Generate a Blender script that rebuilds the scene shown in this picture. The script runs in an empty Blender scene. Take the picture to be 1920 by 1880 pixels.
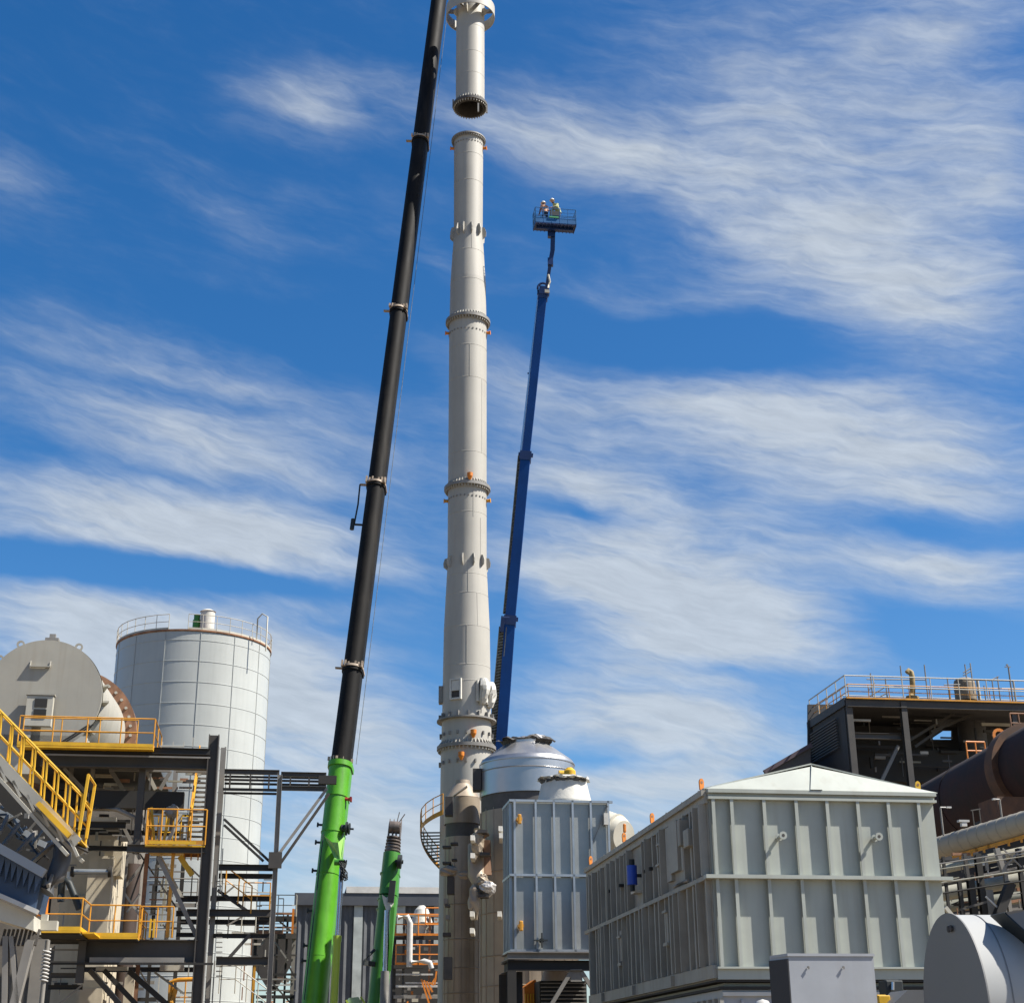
import bpy, math, random
from mathutils import Vector, Matrix
random.seed(7)
rad = math.radians
S = bpy.context.scene
# ---------------------------------------------------------------- camera
F = 2750.0; TILT = rad(21.2); ROLL = rad(-0.47)
CAM = Vector((0, 0, 1.6))
R3 = (Matrix.Rotation(math.pi/2 + TILT, 3, 'X') @ Matrix.Rotation(ROLL, 3, 'Z'))
cd = bpy.data.cameras.new('camera'); cam = bpy.data.objects.new('camera', cd)
S.collection.objects.link(cam)
cam.matrix_world = Matrix.Translation(CAM) @ R3.to_4x4()
cd.sensor_fit = 'HORIZONTAL'; cd.sensor_width = 36; cd.lens = 36*F/1920
cd.clip_start = 0.1; cd.clip_end = 20000
S.camera = cam
# ---------------------------------------------------------------- light
SUN_EL = rad(49.5); SUN_AZ = rad(80)      # azimuth measured from -Y (behind the camera) towards +X
sd = Vector((math.sin(SUN_AZ)*math.cos(SUN_EL), -math.cos(SUN_AZ)*math.cos(SUN_EL), math.sin(SUN_EL)))
sl = bpy.data.lights.new('sun', 'SUN'); sl.energy = 5.0; sl.angle = rad(0.53); sl.color = (1.0, 0.95, 0.87)
so = bpy.data.objects.new('sun', sl); S.collection.objects.link(so)
so.rotation_euler = sd.to_track_quat('Z', 'Y').to_euler(); so.location = (60, -10, 80)
S.view_settings.view_transform = 'Standard'; S.view_settings.look = 'None'
S.view_settings.exposure = 1.0; S.view_settings.gamma = 1.0

def pix_dir(px, py):
    return (R3 @ Vector(((px-960)/F, (940-py)/F, -1))).normalized()
def azel(px, py):
    d = pix_dir(px, py)
    return math.degrees(math.atan2(d.x, d.y)), math.degrees(math.asin(d.z))

W = bpy.data.worlds.new('World'); S.world = W; W.use_nodes = True
nt = W.node_tree; nt.nodes.clear(); N = nt.nodes.new; L = nt.links.new
def nmath(op, a, b=None, c=None, clamp=False):
    n = N('ShaderNodeMath'); n.operation = op; n.use_clamp = clamp
    for i, v in enumerate((a, b, c)):
        if v is None: continue
        if hasattr(v, 'is_linked'): L(v, n.inputs[i])
        else: n.inputs[i].default_value = v
    return n.outputs[0]
sky = N('ShaderNodeTexSky'); sky.sky_type = 'NISHITA'; sky.sun_disc = False
sky.sun_elevation = SUN_EL; sky.sun_rotation = math.atan2(sd.x, sd.y)
sky.altitude = 400; sky.air_density = 1.0; sky.dust_density = 1.0; sky.ozone_density = 3.0
hs = N('ShaderNodeHueSaturation'); hs.inputs['Hue'].default_value = 0.5025; hs.inputs['Saturation'].default_value = 1.36; hs.inputs['Value'].default_value = 1.33
L(sky.outputs[0], hs.inputs['Color'])
tc = N('ShaderNodeTexCoord'); sx = N('ShaderNodeSeparateXYZ'); L(tc.outputs['Generated'], sx.inputs[0])
az = nmath('MULTIPLY', nmath('ARCTAN2', sx.outputs[0], sx.outputs[1]), 57.29578)
el = nmath('MULTIPLY', nmath('ARCSINE', sx.outputs[2]), 57.29578)
uv = N('ShaderNodeCombineXYZ'); L(az, uv.inputs[0]); L(el, uv.inputs[1])
# warp of the cloud field
def noise(vec, scale, detail, rough, sxy=(1, 1), rot=0.0, dist=0.0, off=(0, 0, 0)):
    m = N('ShaderNodeMapping'); m.inputs['Rotation'].default_value = (0, 0, rot); m.inputs['Location'].default_value = off
    L(vec, m.inputs['Vector'])
    m2 = N('ShaderNodeMapping'); m2.inputs['Scale'].default_value = (sxy[0], sxy[1], 1); L(m.outputs[0], m2.inputs['Vector'])
    n = N('ShaderNodeTexNoise'); n.inputs['Scale'].default_value = scale; n.inputs['Detail'].default_value = detail
    n.inputs['Roughness'].default_value = rough; n.inputs['Distortion'].default_value = dist
    L(m2.outputs[0], n.inputs['Vector']); return n
wn = noise(uv.outputs[0], 0.16, 4, 0.55, (1, 1.6), rad(12))
wv = N('ShaderNodeVectorMath'); wv.operation = 'SUBTRACT'; L(wn.outputs['Color'], wv.inputs[0]); wv.inputs[1].default_value = (0.5, 0.5, 0.5)
ws = N('ShaderNodeVectorMath'); ws.operation = 'MULTIPLY'; L(wv.outputs[0], ws.inputs[0]); ws.inputs[1].default_value = (3.2, 1.7, 0)
wa = N('ShaderNodeVectorMath'); wa.operation = 'ADD'; L(uv.outputs[0], wa.inputs[0]); L(ws.outputs[0], wa.inputs[1])
# cloud banks: (x0,y0,x1,y1 of the streak in the photograph, half width in px, weight)
CL = [
 (380, 190, 800, 195, 62, .42), (560, 160, 1400, 290, 75, .36), (850, 210, 1500, 330, 75, .42),
 (1050, 60, 1920, 330, 230, .36), (1250, 200, 2050, 520, 200, .34), (1300, 430, 2100, 650, 110, .62),
 (1500, 0, 2050, 150, 190, .32), (1700, 230, 2050, 480, 200, .30),
 (-150, 570, 900, 830, 80, .40), (-150, 700, 900, 950, 85, .60), (-250, 870, 900, 1075, 85, .85),
 (-100, 900, 860, 1090, 80, .40), (800, 790, 1300, 960, 90, .55), (850, 960, 1500, 1180, 130, .62),
 (900, 700, 1900, 790, 90, .48), (1150, 790, 2150, 880, 95, .80), (1300, 700, 2000, 760, 60, .25),
 (1000, 880, 2000, 1120, 110, .45), (1500, 1000, 2100, 1100, 70, .55), (1050, 1120, 1780, 1250, 75, .75),
 (900, 1290, 1560, 1375, 72, .80), (1000, 1370, 1500, 1420, 60, .25),
 (-250, 1110, 750, 1240, 75, .80), (-200, 1180, 850, 1330, 150, .60), (300, 1300, 950, 1420, 90, .42),
 (450, 1480, 950, 1560, 70, .40), (500, 1620, 1150, 1700, 110, .60), (880, 1450, 1400, 1480, 45, .30),
 (1100, 1440, 1500, 1470, 60, .40), (-200, 250, 250, 400, 55, .26), (200, 330, 700, 430, 60, .16), (700, 640, 1300, 800, 60, .25), (1000, 1050, 1700, 1180, 90, .4), (100, 1240, 700, 1300, 90, .45), (850, 600, 1500, 560, 60, .12), (950, 1180, 1500, 1290, 50, .45), (900, 500, 1500, 600, 60, .16), (860, 1020, 1300, 1120, 50, .35), (1500, 900, 2000, 960, 40, .25),
 (700, 450, 900, 520, 35, .25), (1000, 330, 1700, 480, 100, .20), (1450, 1380, 1550, 1400, 70, .10),
 (-300, 1560, 2300, 1640, 260, .6), (-1500, 500, -600, 900, 300, .5), (2500, 600, 3300, 900, 300, .5),
 (0, -900, 1500, -500, 260, .45), (1200, -300, 2200, -100, 160, .35),
 (-150, 1015, 620, 1095, 40, -.95), (250, 1060, 800, 1110, 26, -.5), (930, 590, 1650, 690, 60, -.55), (1560, 1140, 2000, 1220, 55, -.6), (950, 1405, 1350, 1430, 26, -.5),
 (1450, 975, 2000, 1000, 34, -.5), (960, 930, 1200, 985, 26, -.5), (300, 560, 820, 700, 45, -.3), (1150, 1240, 1600, 1270, 20, -.4), (-100, 640, 700, 800, 22, -.25), (-100, 800, 700, 960, 20, -.25)]
acc = None
for (x0, y0, x1, y1, w, k) in CL:
    a0, e0 = azel(x0, y0); a1, e1 = azel(x1, y1)
    m = N('ShaderNodeMapping'); m.vector_type = 'TEXTURE'
    m.inputs['Location'].default_value = ((a0+a1)/2, (e0+e1)/2, 0)
    m.inputs['Rotation'].default_value = (0, 0, math.atan2(e1-e0, a1-a0))
    m.inputs['Scale'].default_value = (math.hypot(a1-a0, e1-e0)/2*1.25, w*57.3/F*1.6, 1)
    L(wa.outputs[0], m.inputs['Vector'])
    g = N('ShaderNodeTexGradient'); g.gradient_type = 'QUADRATIC_SPHERE'; L(m.outputs[0], g.inputs[0])
    g2 = nmath('POWER', g.outputs['Fac'], 0.75)
    acc = nmath('MULTIPLY', g2, k*1.55) if acc is None else nmath('MULTIPLY_ADD', g2, k*1.55, acc)
n1 = noise(wa.outputs[0], 0.5, 10, 0.60, (0.30, 1.7), rad(9), 0.12)
n2 = noise(wa.outputs[0], 1.5, 9, 0.62, (0.27, 1.45), rad(14), 0.25, (3, 7, 0))
n3 = noise(uv.outputs[0], 0.22, 5, 0.6, (0.7, 1.3), rad(14), 0.0, (9, 2, 0))
tex = nmath('ADD', nmath('MULTIPLY', n1.outputs['Fac'], 0.7), nmath('MULTIPLY', n2.outputs['Fac'], 0.3))
tx = nmath('MULTIPLY', nmath('SUBTRACT', tex, 0.5), 2.0)
big = nmath('MULTIPLY', nmath('SUBTRACT', n3.outputs['Fac'], 0.46), 0.5)
mod = nmath('ADD', nmath('MULTIPLY', tx, nmath('ADD', nmath('MULTIPLY', acc, 0.85), 0.32)), acc)
den = nmath('ADD', mod, big)
mr = N('ShaderNodeMapRange'); mr.interpolation_type = 'SMOOTHSTEP'
mr.inputs['From Min'].default_value = -0.05; mr.inputs['From Max'].default_value = 1.26
mr.inputs['To Min'].default_value = 0.0; mr.inputs['To Max'].default_value = 0.82
L(den, mr.inputs['Value'])
bg1 = N('ShaderNodeBackground'); L(hs.outputs[0], bg1.inputs[0]); bg1.inputs[1].default_value = 0.055
bg2 = N('ShaderNodeBackground')
cshade = N('ShaderNodeMapRange'); L(n2.outputs['Fac'], cshade.inputs[0]); cshade.inputs[1].default_value = .3; cshade.inputs[2].default_value = .7; cshade.inputs[3].default_value = .9; cshade.inputs[4].default_value = 1.12
L(cshade.outputs[0], bg2.inputs[1]); bg2.inputs[0].default_value = (0.300, 0.326, 0.350, 1)
mx = N('ShaderNodeMixShader'); L(mr.outputs[0], mx.inputs[0]); L(bg1.outputs[0], mx.inputs[1]); L(bg2.outputs[0], mx.inputs[2])
wo = N('ShaderNodeOutputWorld'); L(mx.outputs[0], wo.inputs[0])

# ---------------------------------------------------------------- geometry of the view
YAW = rad(8.5)
EX = Vector((math.cos(YAW), math.sin(YAW), 0)); EY = Vector((-math.sin(YAW), math.cos(YAW), 0)); EZ = Vector((0, 0, 1))
def P(px, py, Y):
    d = pix_dir(px, py); return CAM + d*(Y/d.y)
def Q(px, py, D):                                  # on the plant-grid plane at depth D
    d = pix_dir(px, py); return CAM + d*((D - CAM.dot(EY))/d.dot(EY))
RT = R3.transposed()
def toX(p, v, px):
    k = (px-960)/F; a = RT @ (p-CAM); b = RT @ v
    return p + v*((-k*a.z - a.x)/(b.x + k*b.z))
def toY(p, v, py):
    k = (940-py)/F; a = RT @ (p-CAM); b = RT @ v
    return p + v*((-k*a.z - a.y)/(b.y + k*b.z))
def MP(p): return -(RT @ (p-CAM)).z/F               # metres per photo pixel there
def H(x0, x1, py, D):
    p = Q((x0+x1)/2, py, D); return toX(p, EX, x0), toX(p, EX, x1)
def V(px, y0, y1, D):
    p = Q(px, y0, D)
    q = Vector((p.x, p.y, 0)) if y1 is None else toY(p, EZ, y1)
    return p, q

# ---------------------------------------------------------------- materials
MATS = {}
def mat(name, col, rough=0.55, metal=0.0, var=0.10, scale=0.8, streak=0.0, bump=0.0, dirt=None, dirt_amt=0.0, wave=None):
    if name in MATS: return MATS[name]
    col = tuple(c*.88 for c in col)
    m = bpy.data.materials.new(name); m.use_nodes = True; t = m.node_tree; n = t.nodes; l = t.links
    b = n['Principled BSDF']; b.inputs['Roughness'].default_value = rough; b.inputs['Metallic'].default_value = metal
    co = n.new('ShaderNodeNewGeometry')
    ns = n.new('ShaderNodeTexNoise'); ns.inputs['Scale'].default_value = scale; ns.inputs['Detail'].default_value = 6; ns.inputs['Roughness'].default_value = .6
    l.new(co.outputs['Position'], ns.inputs['Vector'])
    mixa = n.new('ShaderNodeMix'); mixa.data_type = 'RGBA'
    mixa.inputs[6].default_value = (*[c*(1-var*1.6) for c in col], 1); mixa.inputs[7].default_value = (*[min(1, c*(1+var*1.4)) for c in col], 1)
    rp = n.new('ShaderNodeMapRange'); rp.inputs[1].default_value = .3; rp.inputs[2].default_value = .7; l.new(ns.outputs['Fac'], rp.inputs[0])
    l.new(rp.outputs[0], mixa.inputs[0]); out = mixa.outputs[2]
    if streak or dirt:
        mp = n.new('ShaderNodeMapping'); mp.inputs['Scale'].default_value = (3.0, 3.0, 0.16); l.new(co.outputs['Position'], mp.inputs[0])
        n2 = n.new('ShaderNodeTexNoise'); n2.inputs['Scale'].default_value = 1.3; n2.inputs['Detail'].default_value = 5; l.new(mp.outputs[0], n2.inputs['Vector'])
        r2 = n.new('ShaderNodeMapRange'); r2.inputs[1].default_value = .5; r2.inputs[2].default_value = .75; r2.inputs[4].default_value = streak if not dirt else dirt_amt
        l.new(n2.outputs['Fac'], r2.inputs[0])
        mb = n.new('ShaderNodeMix'); mb.data_type = 'RGBA'; l.new(r2.outputs[0], mb.inputs[0]); l.new(out, mb.inputs[6])
        mb.inputs[7].default_value = (*(dirt or [c*0.45 for c in col]), 1); out = mb.outputs[2]
    l.new(out, b.inputs['Base Color'])
    rr = n.new('ShaderNodeMapRange'); rr.inputs[3].default_value = max(.05, rough-.1); rr.inputs[4].default_value = min(1, rough+.12)
    l.new(ns.outputs['Fac'], rr.inputs[0]); l.new(rr.outputs[0], b.inputs['Roughness'])
    if bump:
        nb = n.new('ShaderNodeTexNoise'); nb.inputs['Scale'].default_value = scale*2.2; nb.inputs['Detail'].default_value = 3; l.new(co.outputs['Position'], nb.inputs['Vector'])
        bp = n.new('ShaderNodeBump'); bp.inputs['Strength'].default_value = bump; bp.inputs['Distance'].default_value = 0.06
        l.new(nb.outputs['Fac'], bp.inputs['Height']); l.new(bp.outputs[0], b.inputs['Normal'])
    MATS[name] = m; return m
STACK = mat('stack_paint', (.38, .36, .312), .6, var=.05, scale=.35, streak=.14)
STACKD = mat('stack_inside', (.06, .055, .05), .8)
FLG = mat('flange_steel', (.22, .21, .19), .6, var=.2)
BLK = mat('boom_black', (.010, .009, .008), .65, var=.3, scale=.8, dirt=(.035, .03, .024), dirt_amt=.4)
BLK.node_tree.nodes['Principled BSDF'].inputs['Specular IOR Level'].default_value = .15
COLR = mat('collar_tan', (.36, .28, .20), .6, var=.3, scale=3)
LIME = mat('lime_paint', (.080, .31, .004), .42, var=.10, scale=.9, dirt=(.05, .12, .01), dirt_amt=.45)
LIMEL = mat('pale_lime_paint', (.27, .52, .12), .4, var=.05)
LIMEY = mat('yellow_lime_paint', (.38, .52, .05), .4, var=.05)
GREEN = mat('green_paint', (.045, .21, .018), .42, var=.08, scale=.7, streak=.25)
CHROME = mat('polished_rod', (.55, .55, .60), .25, 1.0, var=.05)
BLUE = mat('blue_paint', (.001, .046, .20), .6, var=.12, scale=.5)
BLUE.node_tree.nodes['Principled BSDF'].inputs['Specular IOR Level'].default_value = .2
BLUED = mat('dark_blue_paint', (.003, .024, .11), .45, var=.15)
TEAL = mat('teal_blue_paint', (.008, .10, .27), .45)
CHAIN = mat('cable_chain', (.13, .14, .13), .7, var=.4, scale=5)
ORANGE = mat('orange_paint', (.62, .19, .012), .5, var=.1, scale=4)
YEL = mat('yellow_paint', (.66, .38, .015), .5, var=.1, scale=2)
YORG = mat('orange_yellow_paint', (.60, .27, .02), .5, var=.15, scale=2)
SILO = mat('silo_panels', (.42, .435, .41), .38, var=.05, scale=.25, streak=.12)
SILOJ = mat('silo_joint', (.37, .385, .37), .55)
RUST = mat('rust_edge', (.26, .13, .07), .8, var=.3, scale=2)
DRUM = mat('drum_grey', (.35, .33, .275), .6, var=.06, scale=.5, dirt=(.18, .14, .09), dirt_amt=.25)
CREAM = mat('cream_steel', (.46, .435, .36), .6, var=.1, scale=1)
STEEL = mat('grey_structural_steel', (.054, .047, .039), .6, var=.18, scale=.7, streak=.12)
STEELL = mat('pale_structural_steel', (.22, .205, .18), .6, var=.15, scale=.8, streak=.2)
STEELD = mat('dark_structural_steel', (.018, .016, .013), .7, var=.2, scale=.7)
CONC = mat('weathered_concrete', (.50, .435, .32), .9, var=.10, scale=.7, streak=.25, bump=.12)
NAVY = mat('navy_sheet', (.03, .055, .10), .5, var=.15)
GALV = mat('galvanised_sheet', (.315, .325, .31), .36, .3, var=.10, scale=.5, bump=.35)
GALVR = mat('galvanised_rib', (.38, .41, .43), .4, .6, var=.1)
SILV = mat('silver_cladding', (.50, .495, .485), .34, .8, var=.06, scale=.7, bump=.12)
CLAD = mat('weathered_cladding', (.34, .275, .20), .5, .15, var=.10, scale=.8, dirt=(.16, .12, .08), dirt_amt=.35, bump=.12)
BAND = mat('dark_band', (.085, .08, .075), .75, var=.15, scale=2)
WHITE = mat('white_wrap', (.56, .54, .48), .6, var=.08, scale=1.5, bump=.3)
FOIL = mat('crumpled_foil', (.50, .48, .46), .45, .5, var=.1, scale=3, bump=.8)
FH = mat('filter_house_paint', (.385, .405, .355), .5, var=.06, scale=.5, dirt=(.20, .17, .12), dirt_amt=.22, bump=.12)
FHS = mat('filter_house_shaded_paint', (.31, .295, .25), .55, var=.14, scale=.8, dirt=(.12, .09, .06), dirt_amt=.35)  # house paint with the side wall's shade put into the colour, plus dirt
CAB = mat('cabinet_paint', (.36, .375, .395), .45, var=.05, scale=1.2, dirt=(.2, .18, .15), dirt_amt=.18)
CABD = mat('cabinet_dark', (.03, .03, .032), .7)
FAN = mat('fan_paint', (.36, .365, .35), .65, var=.04, scale=.6)
FAND = mat('fan_shaded_paint', (.185, .185, .18), .5, var=.05, scale=.6)  # darker copy of the fan paint, end plate shade put into the colour
SHED = mat('shed_cladding', (.09, .095, .10), .6, var=.2, scale=.6, streak=.4)
SHEDL = mat('translucent_strip', (.42, .45, .42), .5, var=.15)
BDARK = mat('dark_cladding', (.040, .038, .038), .65, var=.15, scale=.5, streak=.2)
MAROON = mat('maroon_shell', (.021, .0060, .0055), .9, var=.4, scale=.9, dirt=(.04, .014, .009), dirt_amt=.4)
KRING = mat('rusty_ring', (.10, .045, .02), .8, var=.3, scale=1.2)
BEIGE = mat('beige_gallery_sheet', (.32, .285, .22), .55, var=.1, scale=.8)
PIPE = mat('pipe_tan', (.30, .285, .22), .6, var=.2, scale=1)
PWH = mat('insulated_pipe', (.48, .47, .44), .5, var=.1, scale=1.5)
GRND = mat('gravel_yard', (.23, .175, .115), .95, var=.25, scale=.5, bump=.4)
HIVY = mat('hi_vis_yellow', (.40, .42, .17), .7, var=.1, scale=8)
HIVO = mat('hi_vis_orange', (.48, .25, .15), .7, var=.1, scale=8)
NAVC = mat('navy_workwear', (.02, .025, .05), .8)
SKIN = mat('skin', (.45, .26, .18), .6)
HATW = mat('helmet_white', (.62, .6, .55), .4)
HOSE = mat('rubber_hose', (.015, .02, .02), .6)

# ---------------------------------------------------------------- mesh builder
ORG = {}
def frame(d, up=EZ):
    d = d.normalized()
    if abs(d.dot(up)) > .98: up = EY if abs(d.dot(EY)) < .9 else EX
    s = d.cross(up).normalized(); return s, s.cross(d).normalized()
class B:
    def __init__(s): s.v = []; s.f = []; s.sm = []
    def add(s, vs, fs, smooth=False):
        o = len(s.v); s.v += [Vector(v) for v in vs]; s.f += [tuple(i+o for i in f) for f in fs]; s.sm += [smooth]*len(fs); return s
    def obox(s, c, a, b, d):                     # centre, three half axes
        c = Vector(c); vs = [c+a*i+b*j+d*k for i in (-1, 1) for j in (-1, 1) for k in (-1, 1)]
        return s.add(vs, [(0, 1, 3, 2), (4, 6, 7, 5), (0, 4, 5, 1), (2, 3, 7, 6), (0, 2, 6, 4), (1, 5, 7, 3)])
    def gbox(s, c, x, y, z): return s.obox(c, EX*x/2, EY*y/2, EZ*z/2)
    def beam(s, p, q, w, h, up=EZ, prof='box'):
        p = Vector(p); q = Vector(q); a, b = frame(q-p, up); m = (p+q)/2; d = (q-p)/2
        if prof == 'box': return s.obox(m, d, a*w/2, b*h/2)
        t = max(.012, min(w, h)*.09)
        s.obox(m+b*(h/2-t/2), d, a*w/2, b*t/2); s.obox(m-b*(h/2-t/2), d, a*w/2, b*t/2)
        return s.obox(m, d*.9995, a*t/2, b*(h/2-t))
    def tube(s, p, q, r0, r1=None, n=12, caps=True):
        p = Vector(p); q = Vector(q); r1 = r0 if r1 is None else r1; a, b = frame(q-p)
        ring = lambda c, r: [c + a*(math.cos(2*math.pi*i/n)*r) + b*(math.sin(2*math.pi*i/n)*r) for i in range(n)]
        s.add(ring(p, r0)+ring(q, r1), [(i, (i+1) % n, n+(i+1) % n, n+i) for i in range(n)], n > 6)
        if caps: s.add(ring(p, r0), [tuple(range(n-1, -1, -1))]); s.add(ring(q, r1), [tuple(range(n))])
        return s
    def pipe(s, pts, r, n=8):
        pts = [Vector(p) for p in pts]; rings = []
        for i, p in enumerate(pts):
            d = (pts[min(i+1, len(pts)-1)]-pts[max(i-1, 0)])
            a, b = frame(d)
            if rings:
                pa = (rings[-1][0]-pts[i-1]).normalized(); a = (pa - d.normalized()*pa.dot(d.normalized())).normalized(); b = a.cross(d.normalized())*-1
            rings.append([p + a*(math.cos(2*math.pi*k/n)*r)+b*(math.sin(2*math.pi*k/n)*r) for k in range(n)])
        vs = [v for rg in rings for v in rg]; fs = []
        for i in range(len(pts)-1):
            for k in range(n): fs.append((i*n+k, i*n+(k+1) % n, (i+1)*n+(k+1) % n, (i+1)*n+k))
        s.add(vs, fs, True); s.add(rings[0], [tuple(range(n))]); return s.add(rings[-1], [tuple(range(n))])
    def lathe(s, c, prof, n=48, ax=EZ, a0=0, a1=2*math.pi, smooth_prof=False):
        c = Vector(c); a, b = frame(ax) if ax is not EZ else (Vector((1, 0, 0)), Vector((0, 1, 0)))
        full = abs(a1-a0-2*math.pi) < 1e-6; m = n if full else n+1
        def ring(r, z): return [c + ax*z + a*(math.cos(a0+(a1-a0)*i/n)*r)+b*(math.sin(a0+(a1-a0)*i/n)*r) for i in range(m)]
        if smooth_prof:
            vs = [v for (r, z) in prof for v in ring(r, z)]; fs = []
            for k in range(len(prof)-1):
                for i in range(n): j = (i+1) % m; fs.append((k*m+i, k*m+j, (k+1)*m+j, (k+1)*m+i))
            return s.add(vs, fs, True)
        for (r0, z0), (r1, z1) in zip(prof, prof[1:]):
            s.add(ring(r0, z0)+ring(r1, z1), [(i, (i+1) % m, m+(i+1) % m, m+i) for i in range(n)], True)
        return s
    def plate(s, poly, t):                       # polygon extruded by vector t
        n = len(poly); vs = [Vector(p) for p in poly]+[Vector(p)+t for p in poly]
        return s.add(vs, [tuple(range(n-1, -1, -1)), tuple(range(n, 2*n))]+[(i, (i+1) % n, n+(i+1) % n, n+i) for i in range(n)])
    def build(s, name, m, parent=None, label=None, bevel=0):
        if not s.v: return None
        if parent is not None: o0 = ORG[parent.name]
        else:
            xs = [v.x for v in s.v]; ys = [v.y for v in s.v]; o0 = Vector(((min(xs)+max(xs))/2, (min(ys)+max(ys))/2, min(v.z for v in s.v)))
        me = bpy.data.meshes.new(name); me.from_pydata([v-o0 for v in s.v], [], s.f); me.update()
        me.polygons.foreach_set('use_smooth', s.sm)
        me.materials.append(m)
        o = bpy.data.objects.new(name, me); S.collection.objects.link(o)
        if parent is not None: o.parent = parent
        else: o.location = o0
        ORG[o.name] = o0.copy()
        if label: o['label'] = label
        if bevel:
            md = o.modifiers.new('bevel', 'BEVEL'); md.width = bevel; md.segments = 2; md.limit_method = 'ANGLE'
        return o
def tag(o, label=None, cat=None, group=None, kind=None):
    if label: o['label'] = label
    if cat: o['category'] = cat
    if group: o['group'] = group
    if kind: o['kind'] = kind
    return o
def thing(name, label, cat, loc, group=None):
    o = bpy.data.objects.new(name, None); S.collection.objects.link(o); o.location = loc; o.empty_display_size = .3
    ORG[o.name] = Vector(loc); return tag(o, label, cat, group)
def base(p): return Vector((p[0], p[1], 0))
def bpx(p, n): return n*MP(p)

def railing(parent, pts, mt=YORG, h=1.1, gap=1.4, toe=True, closed=False, r=.024, toemat=None, top=True):
    """a handrail as a part of parent, with posts as sub-parts"""
    pts = [Vector(p) for p in pts]; up = EZ*h
    b = B()
    for p, q in zip(pts, pts[1:]):
        b.tube(p+up, q+up, r*1.15, n=6); b.tube(p+up*.52, q+up*.52, r, n=6)
        if toe: b.beam(p+EZ*.08, q+EZ*.08, .012, .16)
    ro = b.build('railing', mt, parent)
    for p, q in zip(pts, pts[1:]):
        k = max(1, round((q-p).length/gap))
        for i in range(k + (1 if q is pts[-1] else 0)):
            x = p+(q-p)*(i/k); B().tube(x, x+up, r*1.1, n=6).build('post', mt, ro)
    return ro
def stair(parent, p, q, w, side, mt=YORG, sm=None, rails=True, n=None):
    """flight from p (low) to q (high), w wide along side"""
    sm = sm or mt; side = side.normalized()
    for k in (-.5, .5): B().beam(p+side*w*k, q+side*w*k, .05, .26).build('stringer', sm, parent)
    n = n or max(3, int(abs(q.z-p.z)/.2)); run = Vector((q.x-p.x, q.y-p.y, 0)).normalized()
    b = B()
    for i in range(n):
        c = p+(q-p)*((i+.5)/n); b.obox(c, side*(w/2-.03), run*.13, EZ*.02)
    b.build('treads', STEELL, parent)
    if rails:
        for k in (-.5, .5): railing(parent, [p+side*w*k, q+side*w*k], mt, 1.05, 1.1, toe=False)

# ================================================================ SETTING
g = B(); g.add([(-900, -200, 0), (900, -200, 0), (900, 2500, 0), (-900, 2500, 0)], [(0, 1, 2, 3)])
go = g.build('ground', GRND); go['kind'] = 'structure'

# ================================================================ CHIMNEY
class Cyl:
    def __init__(s, cx, py, Y): s.p = P(cx, py, Y); s.x = s.p.x; s.y = s.p.y; s.b = Vector((s.x, s.y, 0))
    def z(s, py): return toY(s.p, EZ, py).z
    def zf(s, py, r): return toY(s.p-Vector((0, r, 0)), EZ, py).z
    def r(s, w, py): return w/2*MP(toY(s.p, EZ, py))
    def at(s, ang, r, z): return Vector((s.x+math.cos(ang)*r, s.y+math.sin(ang)*r, z))
C = Cyl(874.5, 1400, 85)
chim = thing('chimney', 'tall pale grey steel chimney standing in flanged sections behind the silver vessels', 'chimney', C.b)
prof = [(1.56, 0), (C.r(96, 1420), C.z(1420)), (C.r(95, 1406), C.z(1406)), (C.r(91, 1330), C.z(1330)), (C.r(86, 1180), C.z(1180)), (C.r(73.5, 1060), C.z(1060)),
        (C.r(73, 1010), C.z(1010)), (C.r(70, 620), C.z(620)), (C.r(66, 530), C.z(530)), (C.r(54, 440), C.z(440)), (C.r(54.5, 275), C.z(275)), (C.r(55, 264), C.z(264))]
def rad_at(z):
    for (r0, z0), (r1, z1) in zip(prof, prof[1:]):
        if z0 <= z <= z1: return r0+(r1-r0)*(z-z0)/(z1-z0)
    return prof[-1][0]
fl_y = [1404, 918, 606, 264]
zs = [0]+[C.z(y) for y in fl_y]
for z0, z1 in zip(zs, zs[1:]):
    pr = [(rad_at(z0), z0)]+[(r, z) for r, z in prof if z0 < z < z1]+[(rad_at(z1-.001), z1)]
    B().lathe((C.x, C.y, 0), pr, 96).build('shell_section', STACK, chim)
B().lathe((C.x, C.y, 0), [(rad_at(zs[-1]-.01)-.02, zs[-1]+.002), (rad_at(zs[-1]-.01)-.04, zs[-1]-4)], 64).build('inner_lining', STACKD, chim)
def flange(parent, cx, cy, z, r, gz=.38, n=44, ov=.24, top=True, bot=True, m=FLG):
    b = B(); c = (cx, cy, z)
    if bot: b.lathe(c, [(r, -.10), (r+ov, -.10), (r+ov, -.004), (r, -.004)], 72)
    if top: b.lathe(c, [(r, 0.0), (r+ov, 0.0), (r+ov, .10), (r, .10)], 72)
    fo = b.build('flange', m, parent)
    w = B()
    for i in range(n):
        a = 2*math.pi*(i+.5)/n; d = Vector((math.cos(a), math.sin(a), 0)); s = Vector((-d.y, d.x, 0))
        if top:
            q = Vector(c)+d*r; w.plate([q+EZ*.10-s*.02, q+EZ*.10+d*(ov-.03)-s*.02, q+EZ*gz-s*.02], s*.04)
        if bot: w.obox(Vector(c)+d*(r+ov*.6)-EZ*.17, d*.03, s*.03, EZ*.07)
    w.build('gussets', STACK if top else FLG, fo)
    return fo
for y in fl_y:
    z = C.z(y); flange(chim, C.x, C.y, z, rad_at(z-.2)+.005, top=(y != 264), bot=True, ov=.24 if y != 264 else .17)
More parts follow.
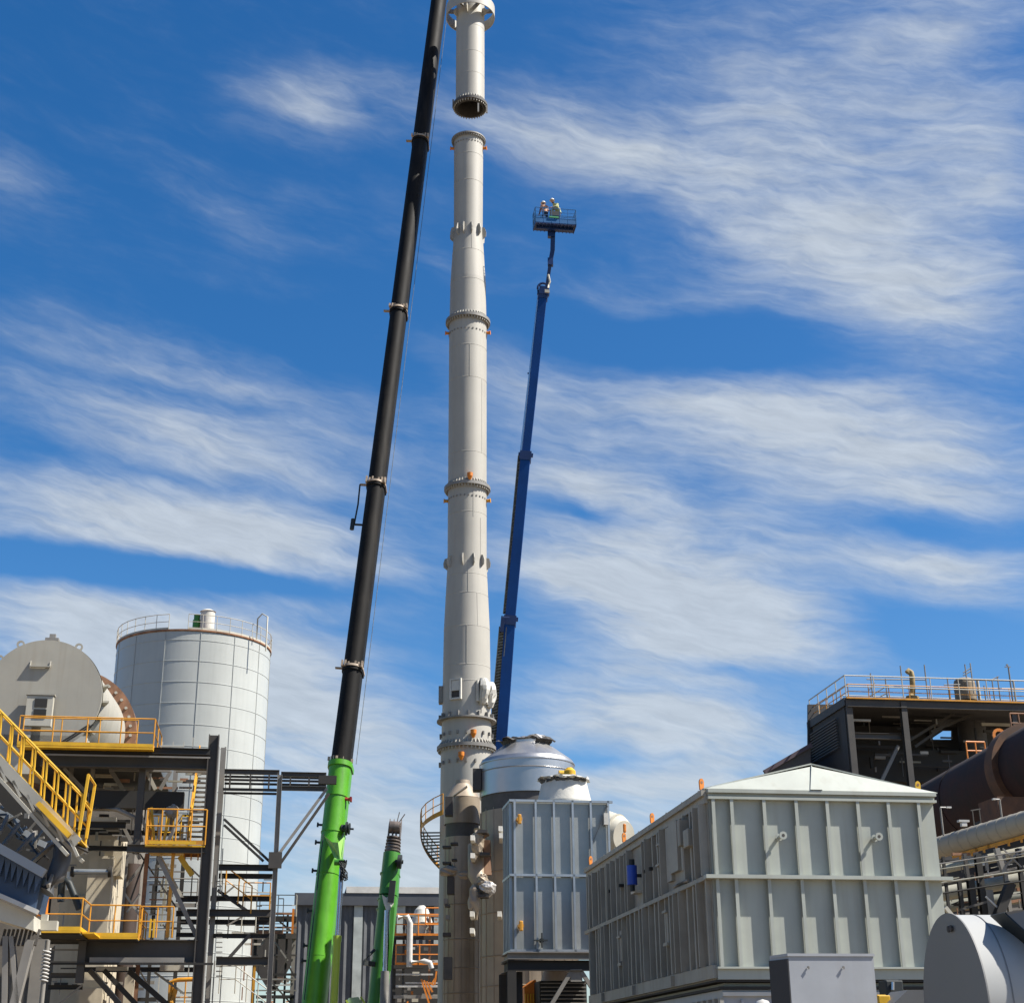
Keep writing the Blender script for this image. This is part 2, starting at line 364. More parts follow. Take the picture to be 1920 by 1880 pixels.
# weld seams, standing a few mm proud
sm = B()
for y in (1285, 1255, 1183, 1121, 1085, 970, 858, 720, 660, 536, 480, 350, 300):
    z = C.z(y); r = rad_at(z); B().lathe((C.x, C.y, z), [(r, -.02), (r+.012, 0), (r, .02)], 96).build('weld_seam', STACK, chim)
for (y0, y1, a) in ((1255, 1183, -88), (1183, 1121, -60), (1121, 1060, -85), (720, 660, -82), (858, 720, -40), (980, 930, -70), (1060, 980, -45), (480, 440, -75)):
    z0, z1 = C.z(y0), C.z(y1); A = rad(a)
    B().beam(C.at(A, rad_at(z0)+.004, z0), C.at(A, rad_at(z1)+.004, z1), .035, .02, up=Vector((math.cos(A), math.sin(A), 0))).build('weld_seam', STACK, chim)
def fins(parent, cyl, rf, y0, y1, angs, w=.22, m=STACK, th=.05):
    for a in angs:
        A = rad(a); d = Vector((math.cos(A), math.sin(A), 0)); s = Vector((-d.y, d.x, 0)); z0, z1 = cyl.zf(y1, 1.15), cyl.zf(y0, 1.15); h = z1-z0
        r0, r1 = rf(z0), rf(z1)
        pts = [cyl.at(A, r0-.03, z0), cyl.at(A, r0+w, z0+h*.25), cyl.at(A, (r0+r1)/2+w*1.15, z0+h*.55), cyl.at(A, r1+w*.8, z1-h*.08), cyl.at(A, r1-.03, z1)]
        B().plate([p-s*th/2 for p in pts], s*th).build('lifting_fin', m, parent)
fins(chim, C, rad_at, 412, 436, (-165, -128, -105, -76, -45, -12, 30, 80, 130, 175))
fins(chim, C, rad_at, 1036, 1060, (-172, -145, -100, -70, -42, -8, 30, 80, 130))
# ring with small lugs near the base
for y, ov in ((1353, .3), ):
    z = C.z(y); r = rad_at(z); B().lathe((C.x, C.y, z), [(r, -.05), (r+ov, -.05), (r+ov, .04), (r, .04)], 72).build('stiffener_ring', FLG, chim)
    for i in range(16):
        a = 2*math.pi*(i+.3)/16; d = Vector((math.cos(a), math.sin(a), 0)); s = Vector((-d.y, d.x, 0))
        B().obox(Vector((C.x, C.y, z+.2))+d*(r+.1), d*.1, s*.03, EZ*.16).build('ring_lug', FLG, chim)
for y in (1381, 1434):
    z = C.z(y); r = rad_at(z)
    for i in range(18):
        a = 2*math.pi*(i+.6)/18; d = Vector((math.cos(a), math.sin(a), 0)); s = Vector((-d.y, d.x, 0))
        B().obox(Vector((C.x, C.y, z))+d*(r+.06), d*.07, s*.04, EZ*.10).build('bolt_lug', FLG, chim)
w = B()
for y in (277, 630, 940):
    z = C.z(y); r = rad_at(z)
    for i in range(30):
        a = 2*math.pi*i/30; d = Vector((math.cos(a), math.sin(a), 0)); s = Vector((-d.y, d.x, 0))
        w.obox(Vector((C.x, C.y, z))+d*(r+.02), d*.02, s*.04, EZ*.04)
w.build('insulation_pins', FLG, chim)
# orange trunnions
for y in (281, 627, 941):
    z = C.z(y); r = rad_at(z)
    for a in (-172, -8):
        A = rad(a); p = C.at(A, r-.02, z); q = C.at(A, r+.22, z); t = C.at(A, r+.27, z)
        B().tube(p, q, .10, n=10).tube(q, t, .14, n=10).build('trunnion', ORANGE if y != 941 else YORG, chim)
# orange hoods
def hood(px, py):
    p = P(px, py, 83.5); A = math.asin(max(-1, min(1, (p.x-C.x)/rad_at(p.z)))); A = -math.pi/2+A
    z = p.z; r = rad_at(z); d = Vector((math.cos(A), math.sin(A), 0))
    c = C.at(A, r, z)
    b = B().tube(c-d*.02, c+d*.30, .09, n=10)
    b.tube(c+d*.22+EZ*.20, c+d*.22-EZ*.02, .18, .17, 12).tube(c+d*.22-EZ*.02, c+d*.2-EZ*.26, .17, .06, 12)
    b.build('trunnion_hood', ORANGE, chim)
hood(886, 1375); hood(866, 1417); hood(880, 891)
# sampling ports
def port(px, py, wrap=False, out=.35, s=.32):
    p = P(px, py, 83.5); k = (p.x-C.x)/rad_at(p.z); A = -math.pi/2+math.asin(max(-1, min(1, k))); r = rad_at(p.z)
    d = Vector((math.cos(A), math.sin(A), 0)); t = Vector((-d.y, d.x, 0)); c = C.at(A, r, p.z)
    fr = B()
    for sgn in (-1, 1):
        fr.obox(c+t*s*sgn+d*.06, d*.08, t*.05, EZ*.62); fr.obox(c+EZ*.57*sgn+d*.06, d*.078, t*(s-.05), EZ*.05)
    f = fr.build('port_frame', WHITE, chim)
    if wrap:
        b = B(); n = 10; rings = []
        for k in range(7):
            f_ = k/6; cc = c+d*(.05+out*math.sin(math.pi*min(1, .15+f_*.8))) + EZ*(.75-1.5*f_)
            rr = .29*(.72+.32*math.sin(math.pi*(.12+f_*.8))); rings.append([cc+t*(math.cos(2*math.pi*i/n)*rr*random.uniform(.7, 1.2))+d*(math.sin(2*math.pi*i/n)*rr*.8*random.uniform(.7, 1.2)) for i in range(n)])
        vs = [v for q in rings for v in q]
        b.add(vs, [(k*n+i, k*n+(i+1) % n, (k+1)*n+(i+1) % n, (k+1)*n+i) for k in range(6) for i in range(n)])
        b.add(rings[0], [tuple(range(n))]); b.add(rings[-1], [tuple(range(n))])
        b.build('plastic_wrap', WHITE, f)
    else:
        B().obox(c+EZ*.2+d*.05, d*.06, t*(s-.07), EZ*.30).build('wrapped_flange', WHITE, f)
        B().obox(c-EZ*.3+d*.01, d*.02, t*(s-.07), EZ*.24).build('port_opening', STACKD, f)
port(855, 1290); port(902, 1293, True, .34); port(915, 1296, True, .22)
B().obox(C.at(rad(180), rad_at(C.z(1305))+.1, C.z(1303)), Vector((.12, 0, 0)), Vector((0, .3, 0)), EZ*.5).build('port_frame', FLG, chim)
B().beam(C.at(rad(-55), rad_at(C.z(1340))+.1, C.z(1346)), C.at(rad(-62), rad_at(C.z(1300))+.5, C.z(1300)), .06, .06).build('bracket', STACK, chim)

# helical stair on the left of the chimney foot
st = thing('spiral_stair', 'open orange-railed stair winding round the left side of the chimney foot', 'stair', C.at(rad(180), 2.2, 0))
ri = C.r(96, 1550)+.03; zt = C.z(1560); zb = C.z(1622); n = 13
ro_ = ri+1.12
rail_pts = []
for i in range(n+8):
    f_ = i/(n-1); A = rad(180-58*f_); z = zt+(zb-zt)*f_
    if z < 0: break
    d = Vector((math.cos(A), math.sin(A), 0)); t = Vector((-d.y, d.x, 0))
    B().obox(C.at(A, (ri+ro_)/2, z), d*(ro_-ri)/2, t*.15, EZ*.022).build('tread', mat('tread_grating', (.10, .16, .20), .6), st)
    rail_pts.append(C.at(A, ro_, z))
b = B()
for p, q in zip(rail_pts, rail_pts[1:]): b.beam(p, q, .02, .22)
b.build('stringer', YORG, st)
railing(st, rail_pts[::2], YORG, 1.05, 9, toe=False)
up_pts = []
for i in range(9):
    A = rad(180+62*i/8); z = zt+(C.z(1535)-zt)*i/8
    d = Vector((math.cos(A), math.sin(A), 0)); t = Vector((-d.y, d.x, 0))
    up_pts.append(C.at(A, ro_, z))
b = B()
for p, q in zip(up_pts, up_pts[1:]): b.beam(p, q, .02, .22)
b.build('stringer', YORG, st)
railing(st, up_pts[::2], YORG, 1.05, 9, toe=True)

# ---- hanging section
HX = Cyl(881.5, 200, 85)
hang = thing('hanging_chimney_section', 'pale grey chimney section hanging in the air above the standing chimney', 'chimney section', HX.at(0, 0, HX.z(196)))
hz0 = HX.z(200); rh = HX.r(53.6, 150); hz1 = hz0+16.5
B().lathe((HX.x, HX.y, 0), [(rh, hz0), (rh, hz1)], 80).build('shell', STACK, hang)
B().lathe((HX.x, HX.y, 0), [(rh-.03, hz1), (rh-.03, hz0-.14), (rh-.10, hz0-.22), (rh-.14, hz0+6)], 64).build('inner_lining', STACKD, hang)
flange(hang, HX.x, HX.y, hz0, rh+.005, gz=.42, n=36, ov=.2, bot=True, m=BAND)
sm = B()
for y in (150, 110, 62, 12): z = HX.z(y); B().lathe((HX.x, HX.y, z), [(rh, -.02), (rh+.01, 0), (rh, .02)], 80).build('weld_seam', STACK, hang)
for (a, dz) in ((-178, .3), (-10, -.25), (-60, -.75)):
    A = rad(a); p = HX.at(A, rh+.18, hz0+dz); B().beam(p+EZ*.25, p-EZ*.45, .10, .10).build('guide_lug', FLG, hang)
# big ring (stack guide ring) around the hanging section
zr = HX.z(30); rr = HX.r(88, 30)
zrc = HX.z(24)
ring = B().lathe((HX.x, HX.y, zrc), [(rr, -.5), (rr+.06, -.5), (rr+.06, .35), (rr, .35), (rr, -.5)], 72).build('wind_ring', STACK, hang)
for a in (-175, -120, -60, -5, 60, 120):
    A = rad(a); B().beam(HX.at(A, rh, zrc), HX.at(A, rr, zrc), .14, .3).build('ring_arm', FLG, ring)
fins(hang, HX, lambda z: rh, 5, 22, (-150, -100, -30), m=STACK, w=.3)
B().beam(HX.at(rad(-35), rh+.04, HX.z(12)), HX.at(rad(-35), rh+.04, HX.z(-5)), .2, .12).build('access_hole', STACKD, hang)
for sgn in (-1, 1):
    B().tube((HX.x+sgn*rh, HX.y, hz1-.8), (HX.x+sgn*(rh+.35), HX.y, hz1-.8), .16, n=12).build('trunnion', ORANGE, hang)

# ================================================================ MOBILE CRANES
def ngon_boom(b, p, q, w0, w1, side, n=None):
    """boom section: flat top, facetted belly facing the camera"""
    d = (q-p).normalized(); f = side.cross(d).normalized()      # f points towards the camera
    prof = [(-.5, -.55), (-.5, .08)]+[(-.5*math.cos(math.pi*i/12), .08+.48*math.sin(math.pi*i/12)) for i in range(1, 12)]+[(.5, .08), (.5, -.55)]
    m = len(prof); ring = lambda c, w: [c+side*(x*w)+f*(y*w*1.15) for x, y in prof]
    b.add(ring(p, w0)+ring(q, w1), [(i, i+1, m+i+1, m+i) for i in range(1, m-2)], True)
    b.add(ring(p, w0)+ring(q, w1), [(0, 1, m+1, m), (m-2, m-1, 2*m-1, 2*m-2), (m-1, 0, m, 2*m-1), tuple(range(m-1, -1, -1)), tuple(range(m, 2*m))]); return f
B0 = P(588, 1880, 78); B1 = P(638, 1437, 80); BT = P(822, 0, 88)
dg = (B1-B0).normalized(); dk = (BT-B1).normalized()
side = dk.cross(Vector((0, 1, 0))).normalized()*-1
if side.x < 0: side = -side
side_g = (side - dg*side.dot(dg)).normalized()
foot = B0-dg*3.4
cr = thing('mobile_crane', 'large mobile crane with black telescopic boom rising from a lime green base section', 'crane', (foot.x-1, foot.y, 0))
b = B(); fdir = ngon_boom(b, foot, B1, 44*MP(B0), 41*MP(B1), side_g); gb = b.build('base_boom_section', LIME, cr)
# weld / joint lines and studs on the green section
for y in (1500, 1570, 1650, 1800):
    c = B0+(B1-B0)*((1880-y)/443); w = 43*MP(c); b = B(); ngon_boom(b, c-dg*.03, c+dg*.03, w*1.025, w*1.025, side_g); b.build('reinforcing_band', LIME, gb)
b = B(); 
c0 = B0-side_g*.33*44*MP(B0)+fdir*.62*44*MP(B0); c1 = P(612, 1570, 78.8)-side_g*.1+fdir*.6
b.beam(c0, c1, .05, .05); b.build('edge_seam', HOSE, gb)
for y in (1554, 1588, 1642, 1717, 1780, 1807):
    c = B0+(B1-B0)*((1880-y)/443); w = 43*MP(c)
    B().obox(c-side_g*(w*.5+.12), side_g*.16, dg*.05, fdir*.05).obox(c-side_g*(w*.5+.24), side_g*.04, dg*.11, fdir*.08).build('hose_guide', HOSE, gb)
b = B(); ngon_boom(b, B1-dg*.12, B1+dg*.16, 46*MP(B1), 46*MP(B1), side_g); b.build('boom_collar', LIME, gb)
b = B()
for k in range(9): b.obox(B1+dg*.3+side_g*(k/8-.5)*1.25+fdir*random.uniform(.1, .7), side_g*.06, dg*random.uniform(.05, .14), fdir*.06)
b.build('wear_pads', COLR, gb)
# dark telescopic sections
ys = [1437, 1257, 913, 587, 268, -60, -400]; ws = [37, 34.5, 31.5, 30, 28, 25, 23]
def onb(y): return B1+(BT-B1)*((toY(B1, dk, y)-B1).length/(BT-B1).length)
for i in range(6):
    p, q = onb(ys[i]), onb(ys[i+1]); b = B(); w = ws[i]*MP(p) if i else ws[0]*MP(p)
    w = ws[i]*MP((p+q)/2)*.98
    ngon_boom(b, p, q, w, w*.985, side); so_ = b.build('telescopic_section', BLK, cr)
    if i < 5:
        b = B(); ngon_boom(b, q-dk*.14, q+dk*.03, w*1.10, w*1.10, side); b.build('boom_collar', BLK, so_)
        b = B(); n_ = 7
        ngon_boom(b, q+dk*.031, q+dk*.16, w*1.16, w*1.14, side)
        for k in range(n_): b.obox(q+dk*(.18)+side*((k/(n_-1)-.5)*w*1.05)+fdir*(w*.5), side*.05, dk*random.uniform(.08, .2), fdir*.12)
        b.obox(q+dk*.1-side*(w*.72), side*.22, dk*.03, fdir*.1)
        b.build('collar_plates', COLR, so_)
q913 = onb(913); q988 = onb(985); w = 32*MP(q913)
pA = q913-side*(w*.62+.2)+dk*.1; pB = q988-side*(w*.5+.5)
B().pipe([q913-side*w*.5+dk*.1, pA-side*.15, (pA+pB)/2-side*.02, pB], .05).tube(q988-side*w*.45, pB-side*.12, .07, n=8).tube(pB-side*.1+dk*.35, pB-side*.1-dk*.35, .13, n=8).build('anemometer_bracket', HOSE, cr)
tip = onb(-400)
b = B(); b.beam(tip-dk*.5, tip+dk*1.4, 1.3, 1.1, up=fdir); b.tube(tip+dk*.9-side*.3+fdir*.5, tip+dk*.9+side*.3+fdir*.5, .7, n=20); b.build('boom_head', BLK, cr)
rp = Vector((HX.x, HX.y, hz1+3))
B().tube(tip+dk*.9+fdir*.6, rp+EZ*2, .03, n=6).build('hoist_rope', HOSE, cr)
b = B().tube(rp-Vector((.35, 0, 0)), rp+Vector((.35, 0, 0)), .45, n=16); b.tube(rp+EZ*2, rp, .08, n=8); b.build('hook_block', YEL, cr)
b = B()
for sgn in (-1, 1): b.tube(rp-EZ*.4, (HX.x+sgn*(rh+.2), HX.y, hz1-.8), .035, n=6)
b.build('sling', HOSE, cr)
B().tube(onb(-380)+fdir*.1+side*.75, B1+side*.85+dg*.2, .018, n=5).build('luffing_rope', CHAIN, cr)
# derricking cylinder
r0 = P(641, 1622, 77.4); r1 = P(632, 1765, 77.2); r2 = P(626, 1880, 77.0); r3 = r2+(r2-r1).normalized()*3
B().tube(r0, r1, 9*MP(r0)/2, n=14).build('cylinder_rod', CHROME, cr)
B().tube(r1, r3, 14.5*MP(r1)/2, n=16).tube(r1+(r0-r1).normalized()*.3, r1, 8*MP(r1), n=16).build('cylinder_barrel', LIMEY, cr)
cl = [P(607, 1565, 78.3), P(622, 1578, 77.6), P(634, 1579, 77.5), P(645, 1568, 78.2), P(642, 1597, 77.6), P(638, 1612, 77.4), P(629, 1612, 77.4), P(620, 1592, 77.8)]
B().plate(cl, Vector((0, .5, 0))).build('cylinder_bracket', LIMEL, cr)
B().tube(P(627, 1616, 77.3), P(645, 1616, 77.3), .16, n=10).build('pivot_pin', GREEN, cr)
c = P(652, 1553, 79.0); B().tube(c-side*.35, c+side*.05, .2, n=14).tube(c-side*.12, c-side*.02, .36, n=18).tube(c+side*.04, c+side*.12, .3, n=18).obox(c+side*.2, side*.12, EZ*.04, fdir*.04).build('hose_reel', HOSE, cr)
c = P(655, 1498, 79.3); B().tube(c-side*.3, c+side*.05, .09, n=8).obox(c+side*.08, side*.06, EZ*.12, fdir*.1).build('boom_lamp', mat('red_lamp', (.35, .03, .02)), cr)
b = B()
for k in range(11):
    x0 = 641+random.uniform(-2, 5); pts = []
    for j in range(7): pts.append(P(x0+math.sin(j*1.3+k)*5+j*.3, 1612+j*random.uniform(5.5, 7.5), 77.1+.1*math.sin(k+j)))
    b.pipe(pts, .035, 5)
b.build('hose_bundle', HOSE, cr)
b = B().gbox((foot.x-1.5, foot.y, 1.7), 9, 3, 1.2).gbox((foot.x-.2, foot.y, 3.0), 5, 2.8, 1.4).gbox((foot.x-4.5, foot.y-.2, 3.4), 1.5, 1.2, 2.0)
b.build('carrier', LIME, cr, bevel=.08)
for i in range(5):
    for sgn in (-1, 1): cc = Vector((foot.x-5+i*1.8, foot.y+sgn*1.3, .75)); B().tube(cc-EY*.25, cc+EY*.25, .75, n=24).build('wheel', HOSE, cr)

# second crane
c2a = P(706, 1880, 92); c2b = P(735, 1600, 92.5); d2 = (c2b-c2a).normalized(); f2 = c2a-d2*4
s2 = (side-d2*side.dot(d2)).normalized()
c2 = thing('mobile_crane', 'smaller dark green mobile crane with retracted boom and white bracket before the shed', 'crane', (f2.x, f2.y, 0))
b = B(); fd2 = ngon_boom(b, f2, P(728, 1680, 92.2), 34.5*MP(c2a), 35*MP(c2a), s2); g2 = b.build('base_boom_section', GREEN, c2)
b = B(); ngon_boom(b, P(728, 1679, 92.2), c2b, 34.5*MP(c2b), 32*MP(c2b), s2); u2 = b.build('upper_boom_section', GREEN, c2)
for y in (1640, 1690, 1709, 1805):
    c = c2a+(c2b-c2a)*((1880-y)/280); b = B(); ngon_boom(b, c-d2*.04, c+d2*.04, 37*MP(c), 37*MP(c), s2); b.build('reinforcing_band', GREEN, g2)
hd = B(); ngon_boom(hd, c2b, c2b+d2*.5, 25*MP(c2b), 24*MP(c2b), s2)
for k in range(5):
    c = c2b+d2*(.15+k*.2); ngon_boom(hd, c, c+d2*.07, (29-k*.8)*MP(c), (29-k*.8)*MP(c), s2)
hd.build('boom_collar', mat('worn_head_steel', (.17, .14, .12), .5, .4, var=.3, scale=3), c2)
b = B(); t2 = c2b+d2*1.0
for sgn in (-1, -.3, .3, 1): b.plate([t2+s2*sgn*.36-fd2*.4, t2+s2*sgn*.36+fd2*.4, t2+s2*sgn*.36+fd2*.35+d2*.7, t2+s2*sgn*.36+d2*1.15, t2+s2*sgn*.36-fd2*.4+d2*.7], s2*.05)
b.tube(t2+d2*.6-s2*.3+fd2*.15, t2+d2*.6+s2*.33+fd2*.15, .38, n=18); b.beam(t2+s2*.2+d2*.9, t2+s2*.55+d2*1.5, .06, .06); b.beam(t2+s2*.1+d2*.9, t2+s2*.2+d2*1.6, .05, .05)
b.build('boom_head', MATS['worn_head_steel'], c2)
c = P(750, 1615, 91.6); B().tube(c-s2*.15, c+s2*.1, .42, n=18).tube(c-s2*.3, c+s2*.2, .12, n=10).build('rope_sheave', HOSE, c2)
c = P(735, 1668, 91.3); B().beam(c+d2*.55, c-d2*.75, .36, .3, up=fd2).build('cable_box', HOSE, c2)
B().plate([P(716, 1676, 91.5), P(724, 1682, 91.2), P(731, 1679, 91.2), P(738, 1692, 91.2), P(733, 1700, 91.1), P(736, 1706, 91.1), P(724, 1705, 91.2), P(719, 1692, 91.4)], Vector((0, .3, 0))).build('cylinder_bracket', WHITE, c2)
a_, b_ = P(726, 1706, 91.1), P(722, 1820, 91.0)
B().tube(a_, b_, .17, n=12).build('cylinder_rod', CHROME, c2)
B().tube(b_, b_+(b_-a_).normalized()*7, .26, n=14).build('cylinder_barrel', FLG, c2)
B().beam(P(736, 1700, 91), P(730, 1820, 91), .2, .2).build('hose_track', GREEN, c2)
b = B(); b.beam(P(682, 1804, 91), P(702, 1807, 91.4), .2, .28).pipe([P(684, 1800, 91), P(694, 1788, 91.1), P(702, 1780, 91.4)], .09)
b.build('mirror_arm', HOSE, c2)
b = B().gbox((f2.x, f2.y, 1.7), 7, 2.8, 1.2).gbox((f2.x+.6, f2.y, 2.7), 3, 2.5, 1.0); b.build('carrier', GREEN, c2, bevel=.08)
for i in range(4):
    for sgn in (-1, 1): cc = Vector((f2.x-2.7+i*1.8, f2.y+sgn*1.2, .7)); B().tube(cc-EY*.22, cc+EY*.22, .7, n=24).build('wheel', HOSE, c2)

# ================================================================ BOOM LIFT
LP = [(899, 1960, 90), (957, 1157, 88), (986, 850, 87), (1019, 548, 86)]
LW = [20.5, 18.5, 15]
lp = [P(*a) for a in LP]; lp0 = lp[0]
bl = thing('boom_lift', 'blue telescopic boom lift raised high with cable chain along its left side', 'boom lift', (lp0.x, lp0.y, 0))
dl = (lp[3]-lp[1]).normalized(); sl_ = dl.cross(Vector((0, 1, 0))).normalized(); sl_ = sl_ if sl_.x > 0 else -sl_; fl = Vector((0, -1, 0)); fl = (fl-dl*fl.dot(dl)).normalized()
for i in range(3):
    p, q = lp[i], lp[i+1]; w = LW[i]*MP((p+q)/2)
    s_ = B().beam(p, q, w, w*1.25, up=fl).build('boom_section', BLUE, bl)
    c = q-dl*.3
    b = B().beam(c-dl*.25, c+dl*.35, w*1.18, w*1.4, up=fl)
    for e in (-1, 1): b.obox(c+sl_*e*w*.66+dl*.2, sl_*.06, dl*.12, fl*.1)
    b.build('boom_collar', BLUED, s_)
def chain(p, q, w, n, name, m, off):
    b = B(); b.beam(p-fl*.12, q-fl*.12, w, .04, up=fl); d = (q-p).normalized(); b.beam(p-sl_*w/2, q-sl_*w/2, .05, .16, up=fl); b.beam(p+sl_*w/2, q+sl_*w/2, .05, .16, up=fl)
    for i in range(n): c = p+(q-p)*((i+.5)/n); b.beam(c-sl_*w*.45, c+sl_*w*.45+d*.15, .07, .08)
    b.build(name, m, bl)
pc = lambda x, y, Y: P(x, y, Y)
chain(pc(897, 1700, 89.3), pc(943, 1175, 87.7), .44, 90, 'cable_chain', CHAIN, 0)
chain(pc(946, 1150, 87.7), pc(974, 855, 86.8), .16, 50, 'cable_chain', CHAIN, 0)
B().tube(pc(976, 850, 86.8), pc(1009, 555, 85.9), .055, n=6).build('steel_tube', CHROME, bl)
for y, t in ((850, .0), (700, .5), (1157, 0)):
    x = 986+(850-y)*.108 if y < 900 else 955
    B().beam(pc(x-13, y, 86.9), pc(x, y, 87), .08, .08).build('tube_clamp', BLUED, bl)
B().obox(pc(942, 1170, 87.6), sl_*.12, dl*.5, fl*.12).build('chain_guide', BLUED, bl)
# head, jib and basket
hp = pc(1018, 541, 85.9)
b = B(); n = 14
pts = [pc(1018+10*math.cos(a), 541-10*math.sin(a), 85.9) for a in [math.pi*(1.15-1.15*i/9) for i in range(10)]]
b.pipe(pts, .08, 6); b.obox(pc(1020, 547, 85.9), sl_*.32, dl*.28, fl*.3)
b.build('boom_head', BLUED, bl)
B().obox(pc(1026, 546, 85.4), sl_*.16, EZ*.11, fl*.05).build('warning_plate', CREAM, bl)
j = [pc(1025, 541, 85.8), pc(1026, 522, 85.6), pc(1032, 492, 85.3), pc(1036, 470, 85.2), pc(1037, 432, 85)]
b = B()
for (p, q, w) in ((j[0], j[2], .22), (j[2], j[3], .28), (j[3], j[4], .30)): b.beam(p, q, w, w, up=fl)
b.obox(j[2], sl_*.18, EZ*.25, fl*.2); b.obox(pc(1033, 441, 85), sl_*.22, EZ*.18, fl*.2)
b.build('jib', BLUED, bl)
B().pipe([pc(1028, 540, 85.5), pc(1031, 528, 85.4), pc(1028, 515, 85.4)], .07, 6).build('jib_hose', CREAM, bl)
fc = pc(1040, 426, 84.6); m_ = MP(fc); bw = 78*m_; bdp = 1.0
AX = EX; AY = EY
fl0 = fc.z
b = B().obox(Vector((fc.x, fc.y, fl0-.03)), AX*(bw/2), AY*bdp/2, EZ*.03)
for k in range(12): b.obox(Vector((fc.x, fc.y, fl0-.08))+AX*(k/11-.5)*bw*.98, AX*.02, AY*bdp/2, EZ*.04)
b.beam(Vector((fc.x, fc.y, fl0-.16))-AX*bw*.45, Vector((fc.x, fc.y, fl0-.16))+AX*bw*.45, .22, .14)
bf = b.build('basket_floor', BLUED, bl)
cb = lambda i, k, z=0: Vector((fc.x, fc.y, fl0+z))+AX*i*bw/2*.99+AY*k*bdp/2
loop = [cb(-1, -1), cb(1, -1), cb(1, 1), cb(-1, 1), cb(-1, -1)]
railing(bl, loop, TEAL, 1.12, .55, toe=False, r=.022)
b = B()
for p, q in zip(loop, loop[1:]): b.beam(p+EZ*.15, q+EZ*.15, .02, .30); b.tube(p+EZ*.36, q+EZ*.36, .03, n=6); b.tube(p+EZ*.82, q+EZ*.82, .015, n=6)
b.build('kick_panel', TEAL, bl)
B().obox(cb(-.1, -1.08, .42), AX*.32, AY*.04, EZ*.05).build('green_step_bar', mat('green_bar', (.05, .3, .12)), bl)
B().obox(cb(-.05, -.8, .75), AX*.3, AY*.12, EZ*.16).obox(cb(-.05, -.8, .45), AX*.05, AY*.05, EZ*.4).build('control_box', HOSE, bl)
b = B().gbox((lp0.x, lp0.y, 1.6), 3.4, 7, 1.4); b.build('chassis', BLUE, bl, bevel=.08)
for i in (-1, 1):
    for k in (-1, 1): cc = Vector((lp0.x+i*1.6, lp0.y+k*2.6, .75)); B().tube(cc-EX*.3, cc+EX*.3, .75, n=24).build('wheel', HOSE, bl)

